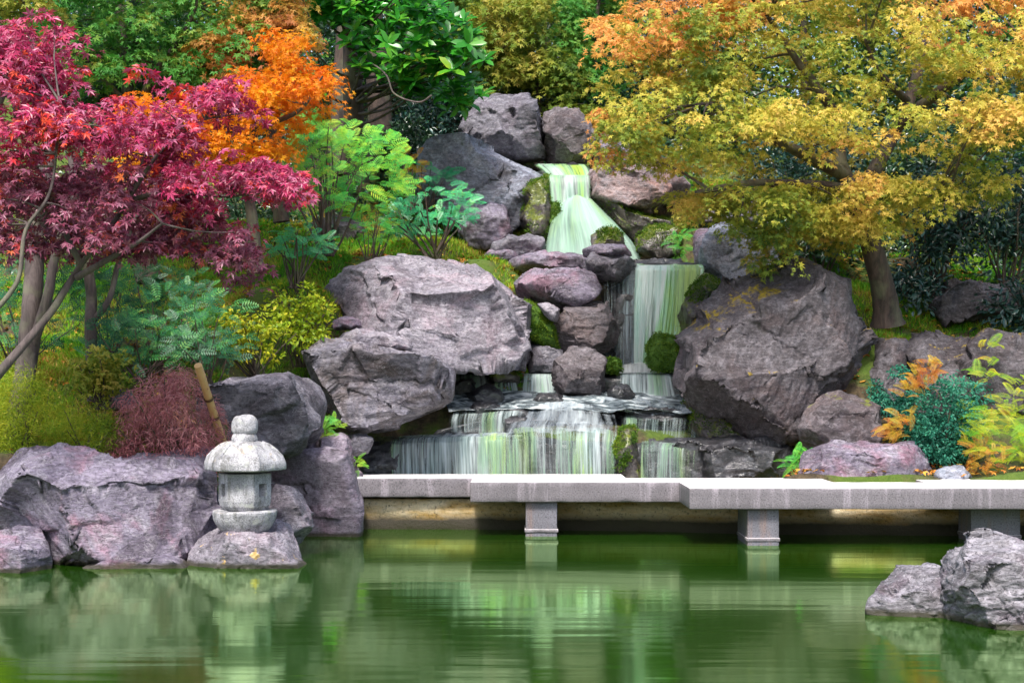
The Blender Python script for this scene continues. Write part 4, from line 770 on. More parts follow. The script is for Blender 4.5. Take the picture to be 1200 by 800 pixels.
def bez(a, b_, sag=.15, n=8, wob=.05):
    a, b_ = np.asarray(a, float), np.asarray(b_, float); L_ = np.linalg.norm(b_ - a); t = np.linspace(0, 1, n)[:, None]
    mid = (a + b_) / 2 + np.array([0, 0, 1]) * sag * L_ + rng.normal(0, wob, 3) * L_
    p = (1 - t) ** 2 * a + 2 * t * (1 - t) * mid + t ** 2 * b_
    return p + rng.normal(0, wob * .08, p.shape) * L_ * np.sin(t * np.pi)
def path(pts, n=7):
    """smooth curve through (px,py,d) control points"""
    w = np.array([P(*p) for p in pts]); w = np.vstack([2 * w[0] - w[1], w, 2 * w[-1] - w[-2]]); o = []
    for k in range(1, len(w) - 2):
        for t in np.arange(n) / n:
            o.append(.5 * ((2 * w[k]) + (-w[k-1] + w[k+1]) * t + (2*w[k-1] - 5*w[k] + 4*w[k+1] - w[k+2]) * t*t + (-w[k-1] + 3*w[k] - 3*w[k+1] + w[k+2]) * t**3))
    return np.array(o + [w[-2]])
def tree(name, label, cat, limbs, crowns, barkm, group=None, twigs=60, twig_r=.012, trunk_n=1, limbname='limb'):
    """limbs: [(points, r0, r1)], crowns: [(cen, R, per, size, tmpl, material, kw)]"""
    P0 = path(limbs[0][0])[0]; t = thing(name, tuple(P0), label, cat, group); nodes = []; parts = []
    for k, (pts, r0, r1) in enumerate(limbs):
        p = path(pts); mb = MB(); rr = np.linspace(r0, r1, len(p))
        if k < trunk_n: rr = rr * (1 + .35 * np.exp(-np.arange(len(p)) / 2.0))
        mb.tube(p, rr, 12, .5, .03); parts.append(mb); nodes.append(p)
    nd = np.concatenate(nodes)
    for cen, R, per, size, tmpl, mt, kw in crowns:
        mb = MB(); sprays(mb, cen, R, per, size, tmpl, **kw); mb.build('crown', M[mt], t, smooth=False)
    if twigs:
        allc = np.concatenate([c[0] for c in crowns]); pick = allc[rng.permutation(len(allc))[:twigs]]; own = parts
        for c in pick:
            dd = [np.linalg.norm((p - c) * [1, 1, 1.6], axis=1) for p in nodes]; k = int(np.argmin([x.min() for x in dd])); q = int(dd[k].argmin())
            own[k].tube(bez(nodes[k][q], c, rng.uniform(-.1, .15)), np.linspace(twig_r, twig_r * .25, 8), 5, .5)
    for k, mb in enumerate(parts): mb.build('trunk' if k < trunk_n else limbname, barkm, t)
    return t

M['bark_d'] = bark_mat('dark_bark', (.035, .025, .022), (.12, .08, .065))
M['bark_g'] = bark_mat('grey_bark', (.045, .032, .032), (.15, .115, .11))
M['red'] = leaf_mat('crimson_leaf', [(.12, (.12, .006, .04)), (.30, (.40, .015, .08)), (.44, (.48, .035, .13)), (.57, (.46, .12, .23)), (.70, (.62, .02, .03)), (.9, (.78, .12, .02))], .25, .38, 1.6, .35, .5)  # pink-lilac stop paints the sky's sheen into the leaf colour
M['maroon'] = leaf_mat('maroon_leaf', [(.15, (.08, .012, .035)), (.4, (.24, .04, .085)), (.58, (.38, .14, .22)), (.74, (.40, .04, .04)), (.9, (.6, .15, .03))], .25, .38, 1.6, .35, .5)  # lilac stop: same sky sheen painted into the lower leaves
M['orange'] = leaf_mat('orange_leaf', [(.15, (.75, .16, .005)), (.42, (.85, .26, .005)), (.65, (.9, .42, .01)), (.85, (.9, .56, .03))], .45, .5)
M['peach'] = leaf_mat('peach_green_leaf', [(.2, (.16, .22, .03)), (.36, (.55, .38, .06)), (.5, (.78, .42, .10)), (.75, (.75, .30, .14)), (.9, (.8, .45, .25))], .4, .5, .9, .6)
M['greenmaple'] = leaf_mat('green_maple_leaf', [(.15, (.03, .15, .02)), (.4, (.06, .26, .03)), (.6, (.13, .34, .05)), (.78, (.28, .38, .05)), (.92, (.42, .38, .05))], .35, .5)
M['gold'] = leaf_mat('gold_maple_leaf', [(.18, (.09, .16, .02)), (.36, (.27, .34, .035)), (.50, (.50, .46, .055)), (.66, (.74, .57, .10)), (.84, (.80, .48, .12)), (.95, (.85, .42, .13))], .32, .5, .75, .6)
M['goldo'] = leaf_mat('orange_gold_leaf', [(.2, (.55, .40, .06)), (.42, (.85, .46, .10)), (.62, (.88, .38, .12)), (.85, (.9, .6, .2))], .42, .5, .9, .5)
M['olive'] = leaf_mat('olive_leaf', [(.2, (.07, .16, .02)), (.42, (.17, .26, .025)), (.62, (.33, .35, .04)), (.85, (.55, .42, .08))], .38, .5, .9, .55)
M['darkg'] = leaf_mat('dark_evergreen_leaf', [(.2, (.010, .035, .014)), (.5, (.02, .07, .025)), (.75, (.04, .12, .04)), (.92, (.10, .18, .10))], .2, .3, 1.2, .4, .7)
M['darkb'] = leaf_mat('bluish_evergreen_leaf', [(.2, (.008, .03, .02)), (.5, (.015, .06, .04)), (.72, (.04, .12, .10)), (.92, (.16, .26, .26))], .2, .3, 1.2, .35, .8)
M['magnolia'] = leaf_mat('glossy_green_leaf', [(.15, (.02, .15, .015)), (.5, (.05, .32, .025)), (.78, (.16, .45, .03)), (.94, (.45, .52, .04))], .35, .28, 1.6, .3, .7)
M['bright'] = leaf_mat('bright_frond', [(.12, (.03, .34, .08)), (.4, (.10, .55, .07)), (.65, (.32, .66, .05)), (.85, (.62, .68, .05)), (.95, (.75, .40, .08))], .4, .5, 1.2, .5)
M['teal'] = leaf_mat('teal_frond', [(.15, (.015, .22, .09)), (.5, (.04, .42, .17)), (.75, (.12, .58, .14)), (.93, (.55, .6, .06))], .3, .38, 1.3, .4, .6)
M['mahonia'] = leaf_mat('mahonia_leaf', [(.15, (.008, .065, .03)), (.45, (.02, .15, .06)), (.7, (.06, .28, .06)), (.86, (.20, .40, .08)), (.95, (.6, .46, .06))], .3, .45, 1.6, .35, .4)
M['azalea'] = leaf_mat('azalea_leaf', [(.15, (.08, .20, .01)), (.45, (.30, .42, .015)), (.7, (.55, .56, .03)), (.92, (.70, .50, .05))], .4, .5, 1.6, .4)
M['fineyg'] = leaf_mat('fine_yellow_green', [(.15, (.07, .17, .01)), (.42, (.26, .38, .015)), (.68, (.50, .52, .03)), (.93, (.68, .52, .05))], .4, .55, 1.6, .5)
M['lace'] = leaf_mat('purple_lace_leaf', [(.15, (.20, .055, .06)), (.45, (.48, .16, .17)), (.7, (.64, .30, .30)), (.93, (.7, .30, .16))], .3, .5, 1.6, .4)
M['bluebush'] = leaf_mat('blue_green_bush', [(.15, (.012, .08, .06)), (.5, (.03, .22, .14)), (.8, (.07, .34, .19)), (.95, (.16, .42, .14))], .25, .5, 2, .35)
M['fern'] = leaf_mat('fern_leaf', [(.12, (.05, .25, .01)), (.4, (.18, .42, .015)), (.65, (.45, .52, .02)), (.82, (.65, .42, .03)), (.93, (.5, .16, .03))], .4, .5, 2.0, .5)
M['fernorange'] = leaf_mat('rusty_fern_leaf', [(.12, (.28, .36, .02)), (.4, (.52, .36, .03)), (.65, (.50, .17, .02)), (.9, (.28, .06, .02))], .4, .5, 2.0, .5)
M['grass'] = leaf_mat('grass_blade', [(.15, (.04, .20, .01)), (.42, (.13, .42, .015)), (.62, (.36, .50, .03)), (.76, (.50, .34, .06)), (.92, (.65, .48, .12))], .35, .6, 1.0, .65)
M['litter'] = leaf_mat('fallen_leaf', [(.2, (.30, .08, .02)), (.5, (.6, .22, .03)), (.75, (.65, .42, .06)), (.93, (.3, .14, .06))], .1, .7, 1.0, .3)

MOSST = leaf_mat('moss_tuft', [(.15, (.03, .09, .008)), (.5, (.09, .20, .012)), (.85, (.22, .30, .02))], .3, .7, 3, .5)
for o in [x for x in bpy.data.objects if x.type == 'MESH' and x.parent is None and len(x.data.materials) and x.data.materials[0] in (M['verymossy'], M['mossy'])]:
    me = o.data; n = len(me.vertices); co_ = np.empty(n * 3, np.float32); me.vertices.foreach_get('co', co_); no_ = np.empty(n * 3, np.float32); me.vertices.foreach_get('normal', no_)
    co_ = co_.reshape(-1, 3).astype(float); no_ = no_.reshape(-1, 3).astype(float); full = me.materials[0] == M['verymossy']
    size_ = max(o.dimensions); nt_ = int(9000 * min(1.5, size_)); wc = co_ + np.array(o.location)
    ok = (fbm(wc * 2.2, 5, 3) + .25 * no_[:, 2] > (-.6 if full else .08)) & (no_[:, 1] < .5)
    idx = np.nonzero(ok)[0]
    if len(idx) < 20: continue
    idx = rng.choice(idx, nt_ if full else nt_ // 2); hd = no_[idx] + rng.normal(0, .5, (len(idx), 3)); nr_ = rng.normal(0, 1, (len(idx), 3))
    mb = MB(); place(mb, SMALL, wc[idx] + rng.normal(0, .012, (len(idx), 3)), nr_ - unit(hd) * (nr_ * unit(hd)).sum(1, keepdims=True), rng.uniform(.015, .035, len(idx)), rng.uniform(0, 1, len(idx)), hd)
    mb.build('moss', MOSST, o, smooth=False)

# ---------------------------------------------------------------- trees
def K(**k): return k
# golden maple, right
gl = [([(1040,380,21.6),(1036,345,21.5),(1022,290,21.3),(1005,245,21.1),(985,195,21)], .19, .11),
      ([(1005,245,21.1),(1030,190,21.4),(1065,120,21.9),(1082,50,22.3),(1095,-40,22.8)], .12, .05),
      ([(990,205,21),(940,180,20.5),(880,150,20),(830,120,19.6)], .10, .03),
      ([(985,195,21),(975,130,21),(940,80,20.8),(900,20,20.6)], .10, .03),
      ([(1065,120,21.9),(1030,85,21.2),(1015,50,20.9)], .06, .02),
      ([(1050,150,21.6),(1110,100,21),(1180,55,20.5),(1240,20,20)], .09, .03),
      ([(995,220,21.1),(930,215,20.4),(870,215,20),(815,225,19.6)], .07, .02),
      ([(1010,235,21.2),(1060,225,20.6),(1110,235,20.3)], .06, .02)]
gk = K(droop=.6, tilt=.28, jit=.5, thick=.07, toward=-.42, szv=.4)
layers = [[(690,150),(720,110),(800,95),(880,110),(930,140),(915,175),(850,185),(770,190),(715,180)],
 [(745,180),(830,178),(900,198),(925,225),(885,262),(850,262),(810,242),(770,205)],
 [(900,205),(960,180),(1040,170),(1120,190),(1165,215),(1150,240),(1085,255),(1020,245),(1030,275),(1000,285),(960,262),(905,282),(885,262)],
 [(830,120),(900,105),(1000,120),(1100,125),(1330,110),(1330,150),(1120,170),(1020,160),(920,165),(850,150)],
 [(700,60),(760,30),(860,20),(900,50),(880,95),(790,105),(720,110),(690,85)],
 [(860,-10),(960,-90),(1060,-90),(1080,20),(1010,45),(930,60),(870,45)],
 [(1010,40),(1080,20),(1180,10),(1340,20),(1350,85),(1150,95),(1060,80)],
 [(940,60),(1010,70),(1050,95),(1010,115),(930,110)],
 [(880,255),(930,240),(955,262),(925,285),(905,325),(885,310)]]
crs = []
for k, (pl, n) in enumerate(zip(layers, [125, 105, 260, 215, 110, 140, 125, 28, 40])):
    d0 = 18.6 + (k % 3) * .5
    crs.append((scatter(pl, d0, d0 + 2.3, n, +.045, (.8, .8, 5.2), 30 + k), .23, 36, .056, MAPLE5, 'gold', gk))
crs.append((scatter([(690,20),(760,-40),(900,-50),(910,0),(860,40),(760,75),(700,70)], 19.5, 21.5, 130, -.05, seed=50), .24, 30, .068, MAPLE5, 'goldo', gk))
crs.append((scatter([(1000,15),(1050,-80),(1340,-90),(1340,50),(1150,70),(1080,55)], 20, 22, 130, .0, seed=51), .24, 30, .068, MAPLE5, 'goldo', gk))
crs.append((scatter([(680,150),(700,125),(750,130),(760,165),(720,180),(690,170)], 20, 21, 24, -.2, seed=52), .2, 30, .065, MAPLE5, 'goldo', gk))
crs.append((scatter([(700,-60),(1280,-60),(1280,210),(1100,200),(900,190),(780,150)], 21.8, 24, 80, .08, seed=53), .28, 26, .075, MAPLE3, 'olive', gk))
tree('golden_maple', 'large golden and olive Japanese maple with a leaning dark trunk behind the giant boulder', 'tree', gl, crs, M['bark_d'], twigs=90, twig_r=.022)

# crimson maple, left front
rl = [([(-30,470,14.2),(5,430,14.3),(60,365,14.6),(95,310,14.9),(150,235,15.2),(175,165,15.4)], .05, .014),
      ([(90,325,14.8),(130,302,14.6),(160,285,14.5),(190,262,14.4)], .035, .012),
      ([(-20,380,13.9),(20,330,14),(30,270,14.1),(60,220,14.2),(70,120,14.4)], .026, .01),
      ([(95,310,14.9),(80,280,15),(60,230,15.2),(20,150,15.4)], .035, .01),
      ([(150,235,15.2),(200,225,15),(260,230,14.9),(320,225,14.8)], .03, .008),
      ([(140,250,15.1),(190,175,15),(240,140,15)], .025, .008)]
rk = K(droop=.55, tilt=.32, jit=.5, thick=.10, toward=-.45, szv=.45)
rc = [(scatter([(-40,30),(20,15),(80,22),(95,60),(80,110),(50,140),(-40,150)], 14.3, 15.6, 88, -.05, seed=61), .2, 34, .067, MAPLE5, 'red', rk),
      (scatter([(-40,165),(50,150),(110,125),(180,95),(215,85),(285,100),(305,122),(260,128),(225,140),(235,165),(220,180),(190,190),(120,200),(40,215),(-40,210)], 14.0, 15.9, 132, .0, seed=62), .2, 34, .067, MAPLE5, 'red', rk),
      (scatter([(200,205),(260,190),(330,188),(358,215),(362,230),(330,255),(300,262),(240,250),(200,235)], 14.2, 15.6, 56, -.02, seed=63), .19, 34, .066, MAPLE5, 'red', rk),
      (scatter([(-40,205),(60,205),(150,195),(230,225),(255,262),(200,275),(120,292),(40,300),(-40,290)], 14.2, 16.2, 104, .02, seed=64), .2, 32, .066, MAPLE5, 'maroon', rk),
      (scatter([(170,245),(240,240),(290,262),(300,300),(302,328),(280,325),(250,300),(200,290),(140,300),(130,270)], 14.4, 15.6, 48, -.05, seed=65), .18, 32, .066, MAPLE5, 'maroon', rk)]
tree('crimson_maple', 'crimson and purple leaved Japanese maple with thin forking grey limbs at the left edge', 'tree', rl, rc, M['bark_g'], twigs=60, twig_r=.012, trunk_n=1)

# orange maple behind it
ok_ = K(droop=.5, tilt=.4, jit=.5, thick=.15, toward=-.5)
tree('orange_maple', 'vivid orange maple glowing behind the crimson maple', 'tree',
     [([(300,320,19.3),(296,260,19.3),(290,210,19.4),(300,150,19.5),(325,95,19.6)], .09, .025), ([(292,220,19.4),(260,175,19.2),(235,140,19)], .04, .012), ([(300,150,19.5),(350,130,19.3),(378,90,19.2)], .04, .012)],
     [(scatter([(205,150),(245,118),(290,90),(308,45),(345,38),(372,60),(392,72),(388,115),(352,130),(335,160),(350,180),(310,200),(230,200),(200,178)], 18.4, 20.4, 270, -.02, seed=71), .2, 34, .058, MAPLE5, 'orange', ok_), (scatter([(140,130),(230,110),(240,190),(160,200),(130,170)], 18.2, 19.6, 70, -.05, seed=78), .2, 30, .06, MAPLE5, 'orange', ok_)], M['bark_d'], twigs=30)
# green maple, upper left
tree('green_maple', 'spreading green maple with dark forked limbs at the upper left', 'tree',
     [([(175,330,20.5),(165,260,20.6),(160,190,20.8),(150,110,21),(142,20,21.2),(140,-60,21.3)], .14, .05), ([(160,150,20.9),(175,95,20.7),(215,40,20.5),(240,-20,20.4)], .06, .02), ([(155,130,21),(110,80,20.8),(70,40,20.6)], .05, .02), ([(165,110,20.9),(230,80,20.6),(290,65,20.4)], .04, .015)],
     [(scatter([(20,-60),(330,-60),(330,40),(300,90),(240,105),(180,95),(120,110),(60,125),(30,90)], 19.6, 22.4, 520, -.12, (1,1,2.6), seed=72), .26, 26, .07, MAPLE5, 'greenmaple', gk),
      (scatter([(60,0),(300,0),(330,110),(260,150),(160,140),(90,130)], 21.5, 23, 200, -.1, seed=73), .28, 22, .085, MAPLE3, 'darkg', gk)], M['bark_d'], twigs=50)
tree('peach_maple', 'maple turning peach and green at the top, left of the glossy leaved tree', 'tree',
     [([(330,260,21.5),(320,180,21.5),(315,100,21.5),(310,20,21.5),(305,-50,21.5)], .09, .03), ([(315,100,21.5),(345,60,21.2),(365,30,21)], .04, .012)],
     [(scatter([(225,60),(270,30),(270,-50),(360,-50),(355,20),(368,45),(350,75),(310,100),(265,95)], 20, 21.6, 290, -.1, seed=74), .22, 28, .062, MAPLE5, 'peach', gk)], M['bark_d'], twigs=30)
tree('golden_shrub_maple', 'small yellow green maple at the top left corner above the crimson maple', 'tree',
     [([(-20,240,18),(-10,150,18),(20,60,18),(30,-20,18)], .07, .02)],
     [(scatter([(-60,-50),(70,-50),(60,5),(20,22),(-60,25)], 17.2, 18.6, 70, -.2, seed=75), .22, 28, .065, MAPLE5, 'olive', gk)], M['bark_d'], twigs=12)
# glossy magnolia-like tree
mg = scatter([(365,-30),(470,-40),(520,20),(560,50),(572,95),(545,125),(510,125),(480,105),(440,95),(395,85),(380,115),(355,90)], 23.3, 25.2, 250, -.1, (1,1,1), seed=76)
t = thing('glossy_leaved_tree', tuple(P(420, 215, 25.6)), 'broadleaf tree with glossy bright green whorled leaves left of the top boulders', 'tree')
mb = MB(); trunk = path([(420,215,25.6),(414,120,25.4),(412,20,25.2),(408,-60,25.1)]); mb.tube(trunk, np.linspace(.19, .12, len(trunk)), 12, .5, .03); mb.build('trunk', M['bark_d'], t)
mb = MB(); 
for p in mg[rng.permutation(len(mg))[:46]]:
    k = np.argmin(np.linalg.norm(trunk - (p - [0, 0, .4]), axis=1)); mb.tube(bez(trunk[k], p, -.1), np.linspace(.03, .01, 8), 5)
mb.tube(path([(412,60,25),(450,85,23.5),(462,110,23.2),(490,120,23.1),(506,112,23)]), .015, 5); mb.build('limb', M['bark_g'], t)
mb = MB(); nr = rng.normal(0, .35, (len(mg), 3)); nr[:, 2] += .8; nr[:, 1] -= .6
V, Q = WHORL
place(mb, WHORL, mg, nr, rng.uniform(.20, .31, len(mg)), rng.uniform(0, 1, len(mg)))
mb.r = [np.clip(np.repeat(rng.uniform(0, 1, len(mg) * 8), 7) * .6 + mb.r[0] * .4, 0, 1)]
mb.build('crown', M['magnolia'], t, smooth=True)
for lab, pts, r in (('thick dark bare trunk left of the glossy leaved tree', [(398,205,26.6),(400,120,26.6),(406,20,26.5),(408,-60,26.5)], .17), ('dark trunk rising behind the glossy leaved tree, left of the top boulders', [(446,200,26.8),(445,140,26.8),(440,60,26.8),(430,-60,26.8)], .2)):
    tt = thing('background_tree', tuple(path(pts)[0]), lab, 'tree'); p = path(pts); mb = MB(); mb.tube(p, np.linspace(r * 1.15, r * .8, len(p)), 12, .5, .03); mb.build('trunk', M['bark_d'], tt)
    c = scatter([(pts[0][0]-90,-70),(pts[0][0]+90,-70),(pts[0][0]+80,10),(pts[0][0]-80,20)], pts[0][2]-.5, pts[0][2]+2, 70, -.1, seed=77); mb = MB(); sprays(mb, c, .35, 20, .12, OVAL, crown=None); mb.build('crown', M['darkg'], tt, smooth=False)

# bare grey trunks at the left, behind the crimson leaves
for lab, pts, r in (('grey mottled trunk standing behind the yellow green bush at the far left', [(14,545,16.5),(24,470,16.6),(32,420,16.7),(38,350,16.8),(42,290,17),(50,220,17.2),(60,160,17.4)], .125),
                    ('slimmer forked grey trunk right of the mottled one', [(110,470,17.8),(108,425,17.8),(106,380,17.8),(107,345,17.9),(100,300,18),(88,240,18.1),(85,180,18.2)], .075)):
    tt = thing('maple_tree', tuple(path(pts)[0]), lab, 'tree'); p = path(pts); mb = MB(); mb.tube(p, np.linspace(r, r * .7, len(p)), 14, .5, .04); mb.build('trunk', M['bark_g'], tt)
    q = [(pts[2][0], pts[2][1], pts[2][2]), (pts[2][0] + 22, pts[3][1] + 5, pts[2][2]), (pts[2][0] + 35, pts[4][1], pts[2][2] + .1), (pts[2][0] + 60, pts[5][1], pts[2][2] + .1)]
    mb = MB(); p = path(q); mb.tube(p, np.linspace(r * .55, r * .3, len(p)), 10, .5, .04); mb.build('limb', M['bark_g'], tt)
    c = scatter([(q[3][0]-110,q[3][1]+60),(q[3][0]-110,q[3][1]-20),(q[3][0]+40,q[3][1]-40),(q[3][0]+60,q[3][1]+60)], pts[0][2], pts[0][2]+1.4, 60, -.1, seed=79); mb = MB(); sprays(mb, c, .24, 18, .09, MAPLE5, **rk); mb.build('crown', M['maroon'], tt, smooth=False)

# middle distance: olive maples above the top boulders
def simple_tree(label, poly, d0, d1, n, mt, size=.08, tm=MAPLE3, R=.3, per=26, base=None, tr=.08, name='background_tree', gap=-.12, group=None, bark='bark_d', kk=None, seed=90, gs=(1.1,1.1,2.4)):
    cx = np.mean([p[0] for p in poly]); by = base[1] if base else max(p[1] for p in poly) + 60; bx = base[0] if base else cx
    dm = (d0 + d1) / 2; cy = np.mean([p[1] for p in poly]); fl = [([(bx, by, dm), (bx + (cx - bx) * .3 + 4, by * .6 + cy * .4, dm), (cx, cy, dm), (cx + 8, min(p[1] for p in poly) + 10, dm)], tr, tr * .35)]
    return tree(name, label, 'tree', fl, [(scatter(poly, d0, d1, n, gap, gs, seed), R, per, size, tm, mt, kk or gk)], M[bark], group, twigs=24)
simple_tree('layered olive green maple above the tall purple top boulder', [(560,95),(590,72),(640,60),(672,75),(668,110),(690,135),(660,140),(620,118),(575,118)], 27.2, 28.8, 210, 'olive', .085, MAPLE5, seed=91)
simple_tree('olive maple with a yellowish crest in the upper middle', [(480,30),(520,20),(560,15),(610,0),(640,-10),(645,30),(610,55),(560,70),(500,75)], 27, 29, 260, 'olive', .085, MAPLE5, seed=92)
simple_tree('golden green maple at the top edge in the middle', [(520,-60),(660,-60),(650,-5),(590,10),(520,15)], 28, 30, 170, 'olive', .09, MAPLE5, seed=93)
simple_tree('mixed green and reddish maple between the olive maples and the golden one', [(650,0),(700,-40),(740,-40),(735,60),(725,120),(700,140),(668,120),(660,60)], 27.5, 29.5, 230, 'greenmaple', .085, MAPLE5, seed=94)
simple_tree('dark evergreen behind the glossy leaved tree', [(330,130),(360,60),(440,20),(520,60),(560,110),(560,160),(500,190),(400,200)], 28.5, 30.5, 260, 'darkg', .12, OVAL, .35, 22, seed=95)
# ridge of dark evergreens closing the view
k = 0
for d0, row in ((30.5, range(-260, 1500, 150)), (33.5, range(-340, 1600, 170)), (37.5, range(-260, 1600, 190))):
    for x in row:
        k += 1; h = rng.uniform(-40, 20); kind = ['darkg', 'greenmaple', 'darkb', 'darkg', 'olive'][k % 5]
        where = 'at the far left' if x < 0 else 'behind the crimson maple' if x < 300 else 'behind the glossy leaved tree' if x < 500 else 'above the top boulders' if x < 720 else 'behind the golden maple' if x < 1150 else 'at the far right'
        simple_tree('%s tree of the background wood %s' % ({'darkg': 'dark evergreen', 'greenmaple': 'mid green leafy', 'darkb': 'bluish dark', 'olive': 'olive coloured'}[kind], where),
                    [(x-110,210),(x-120,90),(x-70,-60+h),(x,-130+h),(x+80,-60+h),(x+120,90),(x+110,210)], d0, d0 + 2.4, 300, kind, .17, OVAL, .5, 20, name='background_tree', group='trees of the background wood', seed=100 + k, gap=-.2, tr=.13, kk=K(droop=.5, tilt=.6, jit=.6, thick=.25, toward=-.4))

# ---------------------------------------------------------------- shrubs
def fronds(name, label, poly, d0, d1, n, size, tmpl, mt, stem=True, up=.35, base=None, cat='shrub', group=None, seed=0, smooth=False, gap=-.25, stemr=.012, ns=14, fill=None):
    n = int(n * 1.7); size *= .85
    cen = scatter(poly, d0, d1, n, gap, (1.5, 1.5, 1.5), seed); cc = cen.mean(0); cc[2] = cen[:, 2].min()
    b = np.array(P(base[0], base[1], (d0 + d1) / 2)) if base else np.array([cc[0], cc[1], cen[:, 2].min() - .25])
    t = thing(name, tuple(b), label, cat, group)
    out = unit((cen - cc) * [1, 1, .5] + rng.normal(0, .35, cen.shape) + [0, -.25, 0]); out[:, 2] += up
    head = unit(out * [1.3, .5, 1]); nr = np.array([0, -1.0, .8]) + rng.normal(0, .35, cen.shape)
    mb = MB(); place(mb, tmpl, cen, nr, size * rng.uniform(.7, 1.25, n), rng.uniform(0, 1, n), head)
    k = len(tmpl[0]); mb.r[0] = np.clip(mb.r[0] * .6 + np.repeat(rng.uniform(0, .4, n * k // 4 + 1), 4)[:n * k], 0, 1)
    mb.build('foliage', M[mt], t, smooth=smooth)
    if stem:
        mb = MB()
        for p in cen[rng.permutation(n)[:ns]]: mb.tube(bez(b + rng.normal(0, .05, 3) * [1, 1, 0], p, .05), np.linspace(stemr, stemr * .4, 8), 5)
        s = mb.build('stems', M['bark_d'], t)
        s.name = 'stem'
    return t
fronds('sumac_shrub', 'tall bright green feathery shrub with yellow tips beside the orange maple', [(345,165),(370,145),(410,150),(455,160),(478,195),(470,225),(440,235),(400,230),(370,250),(352,215)], 21.8, 23.2, 150, .36, FROND, 'bright', seed=111, base=(385,300), stemr=.02)
fronds('sumac_shrub', 'airy yellow green shrub with bare crooked grey stems under the orange maple tips', [(338,190),(375,180),(400,210),(395,245),(360,262),(335,240)], 21.2, 21.8, 34, .30, FROND, 'bright', seed=112, base=(378,298), stemr=.022, ns=9)
fronds('sumac_shrub', 'blue green feathery shrub on the grass above the big pale boulder', [(452,250),(470,228),(500,217),(535,220),(560,233),(552,255),(520,275),(480,275),(455,268)], 23.0, 24.0, 110, .27, FROND, 'teal', seed=113, base=(508,305), stemr=.022)
fronds('sumac_shrub', 'shorter green shrub between the tall bright one and the blue green one', [(410,245),(440,238),(460,250),(464,272),(440,285),(412,278)], 22.6, 23.2, 40, .25, FROND, 'bright', seed=114, base=(435,312))
fronds('sumac_shrub', 'small teal parasol shaped shrub on the left grass slope', [(314,285),(330,272),(360,270),(385,283),(378,298),(330,302)], 20.4, 21.0, 48, .25, FROND, 'teal', seed=115, base=(348,338), stemr=.018)
fronds('sumac_shrub', 'dark green frond clump against the slanted grey slab', [(478,205),(500,195),(525,200),(522,225),(490,232)], 24.6, 25.2, 26, .34, FROND, 'teal', seed=116, base=(500,255))
fronds('sumac_shrub', 'little shrub turning red and orange beside the slanted slab', [(462,185),(478,175),(498,182),(495,205),(478,222),(466,205)], 24.2, 24.6, 20, .26, FROND, 'fernorange', seed=117, base=(480,250))
fronds('fern', 'green ferns hanging over the top of the slope beneath the orange maple', [(340,135),(375,130),(400,150),(390,170),(350,165)], 23.6, 24.2, 36, .38, FROND_F, 'bright', seed=118, base=(370,215), cat='fern')
# mahonia bank on the left
mlab = ['dark blue green mahonia shrub behind the grey trunks', 'dark mahonia shrub right of the slim forked trunk', 'mahonia shrub with pale leaf undersides in the middle of the left bank', 'mahonia shrub with yellowing lower leaves behind the bamboo stake', 'low mahonia shrub at the foot of the left bank']
for k, (pl, d0, n, bs_) in enumerate([([(-40,320),(40,310),(95,318),(100,370),(60,410),(-40,410)], 18.0, 95, (20,440)), ([(95,320),(150,312),(180,335),(175,385),(120,395),(95,370)], 18.4, 75, (130,430)),
        ([(150,315),(200,310),(240,325),(245,370),(200,395),(150,385)], 18.0, 85, (190,440)), ([(205,365),(245,345),(285,360),(290,400),(262,430),(215,425)], 17.5, 70, (245,450)), ([(110,375),(160,370),(215,385),(225,420),(160,430),(115,420)], 17.4, 75, (165,450))]):
    fronds('mahonia_shrub', mlab[k], pl, d0, d0 + 1.0, int(n * 1.25), .27, FROND_S, 'mahonia', seed=120 + k, base=bs_, smooth=False)

def bush(name, label, poly, d0, d1, n, R, per, size, tmpl, mt, base=None, kk=None, cat='shrub', seed=0, ns=16, gap=-.2, stemr=.012, group=None):
    cen = scatter(poly, d0, d1, n, gap, (1.8, 1.8, 1.8), seed); b = np.array(P(base[0], base[1], (d0 + d1) / 2)) if base else cen.mean(0) * [1, 1, 0] + [0, 0, cen[:, 2].min()]
    t = thing(name, tuple(b), label, cat, group); mb = MB(); sprays(mb, cen, R, per, size, tmpl, **(kk or K(droop=.3, tilt=.6, jit=.7, thick=.3, toward=-.4))); mb.build('foliage', M[mt], t, smooth=False)
    mb = MB()
    for p in cen[rng.permutation(n)[:ns]]: mb.tube(bez(b + rng.normal(0, .04, 3) * [1, 1, 0], p, .0, wob=.08), np.linspace(stemr, stemr * .4, 8), 5)
    mb.build('stem', M['bark_d'], t); return t
bush('azalea_shrub', 'yellow green azalea with a fan of thin bare stems above the long grey boulder', [(252,385),(270,370),(310,362),(340,375),(348,400),(330,418),(285,415),(255,405)], 18.3, 19.2, 95, .11, 18, .075, SMALL, 'azalea', (300,445), seed=131, ns=26)
bush('azalea_shrub', 'taller yellow green shrub behind the azalea on the left slope', [(318,345),(335,328),(365,335),(385,355),(380,395),(350,405),(330,380)], 19.4, 20.2, 90, .12, 18, .075, SMALL, 'azalea', (352,430), seed=132)
bush('fine_leaved_bush', 'feathery yellow green bush at the left edge above the broad pink boulder', [(-50,450),(0,430),(40,440),(70,465),(80,500),(70,530),(-50,535)], 15.9, 17.0, 340, .12, 42, .07, THIN, 'fineyg', (20,545), seed=133, kk=K(droop=-.2, tilt=.7, jit=.8, thick=.4, toward=-.3))
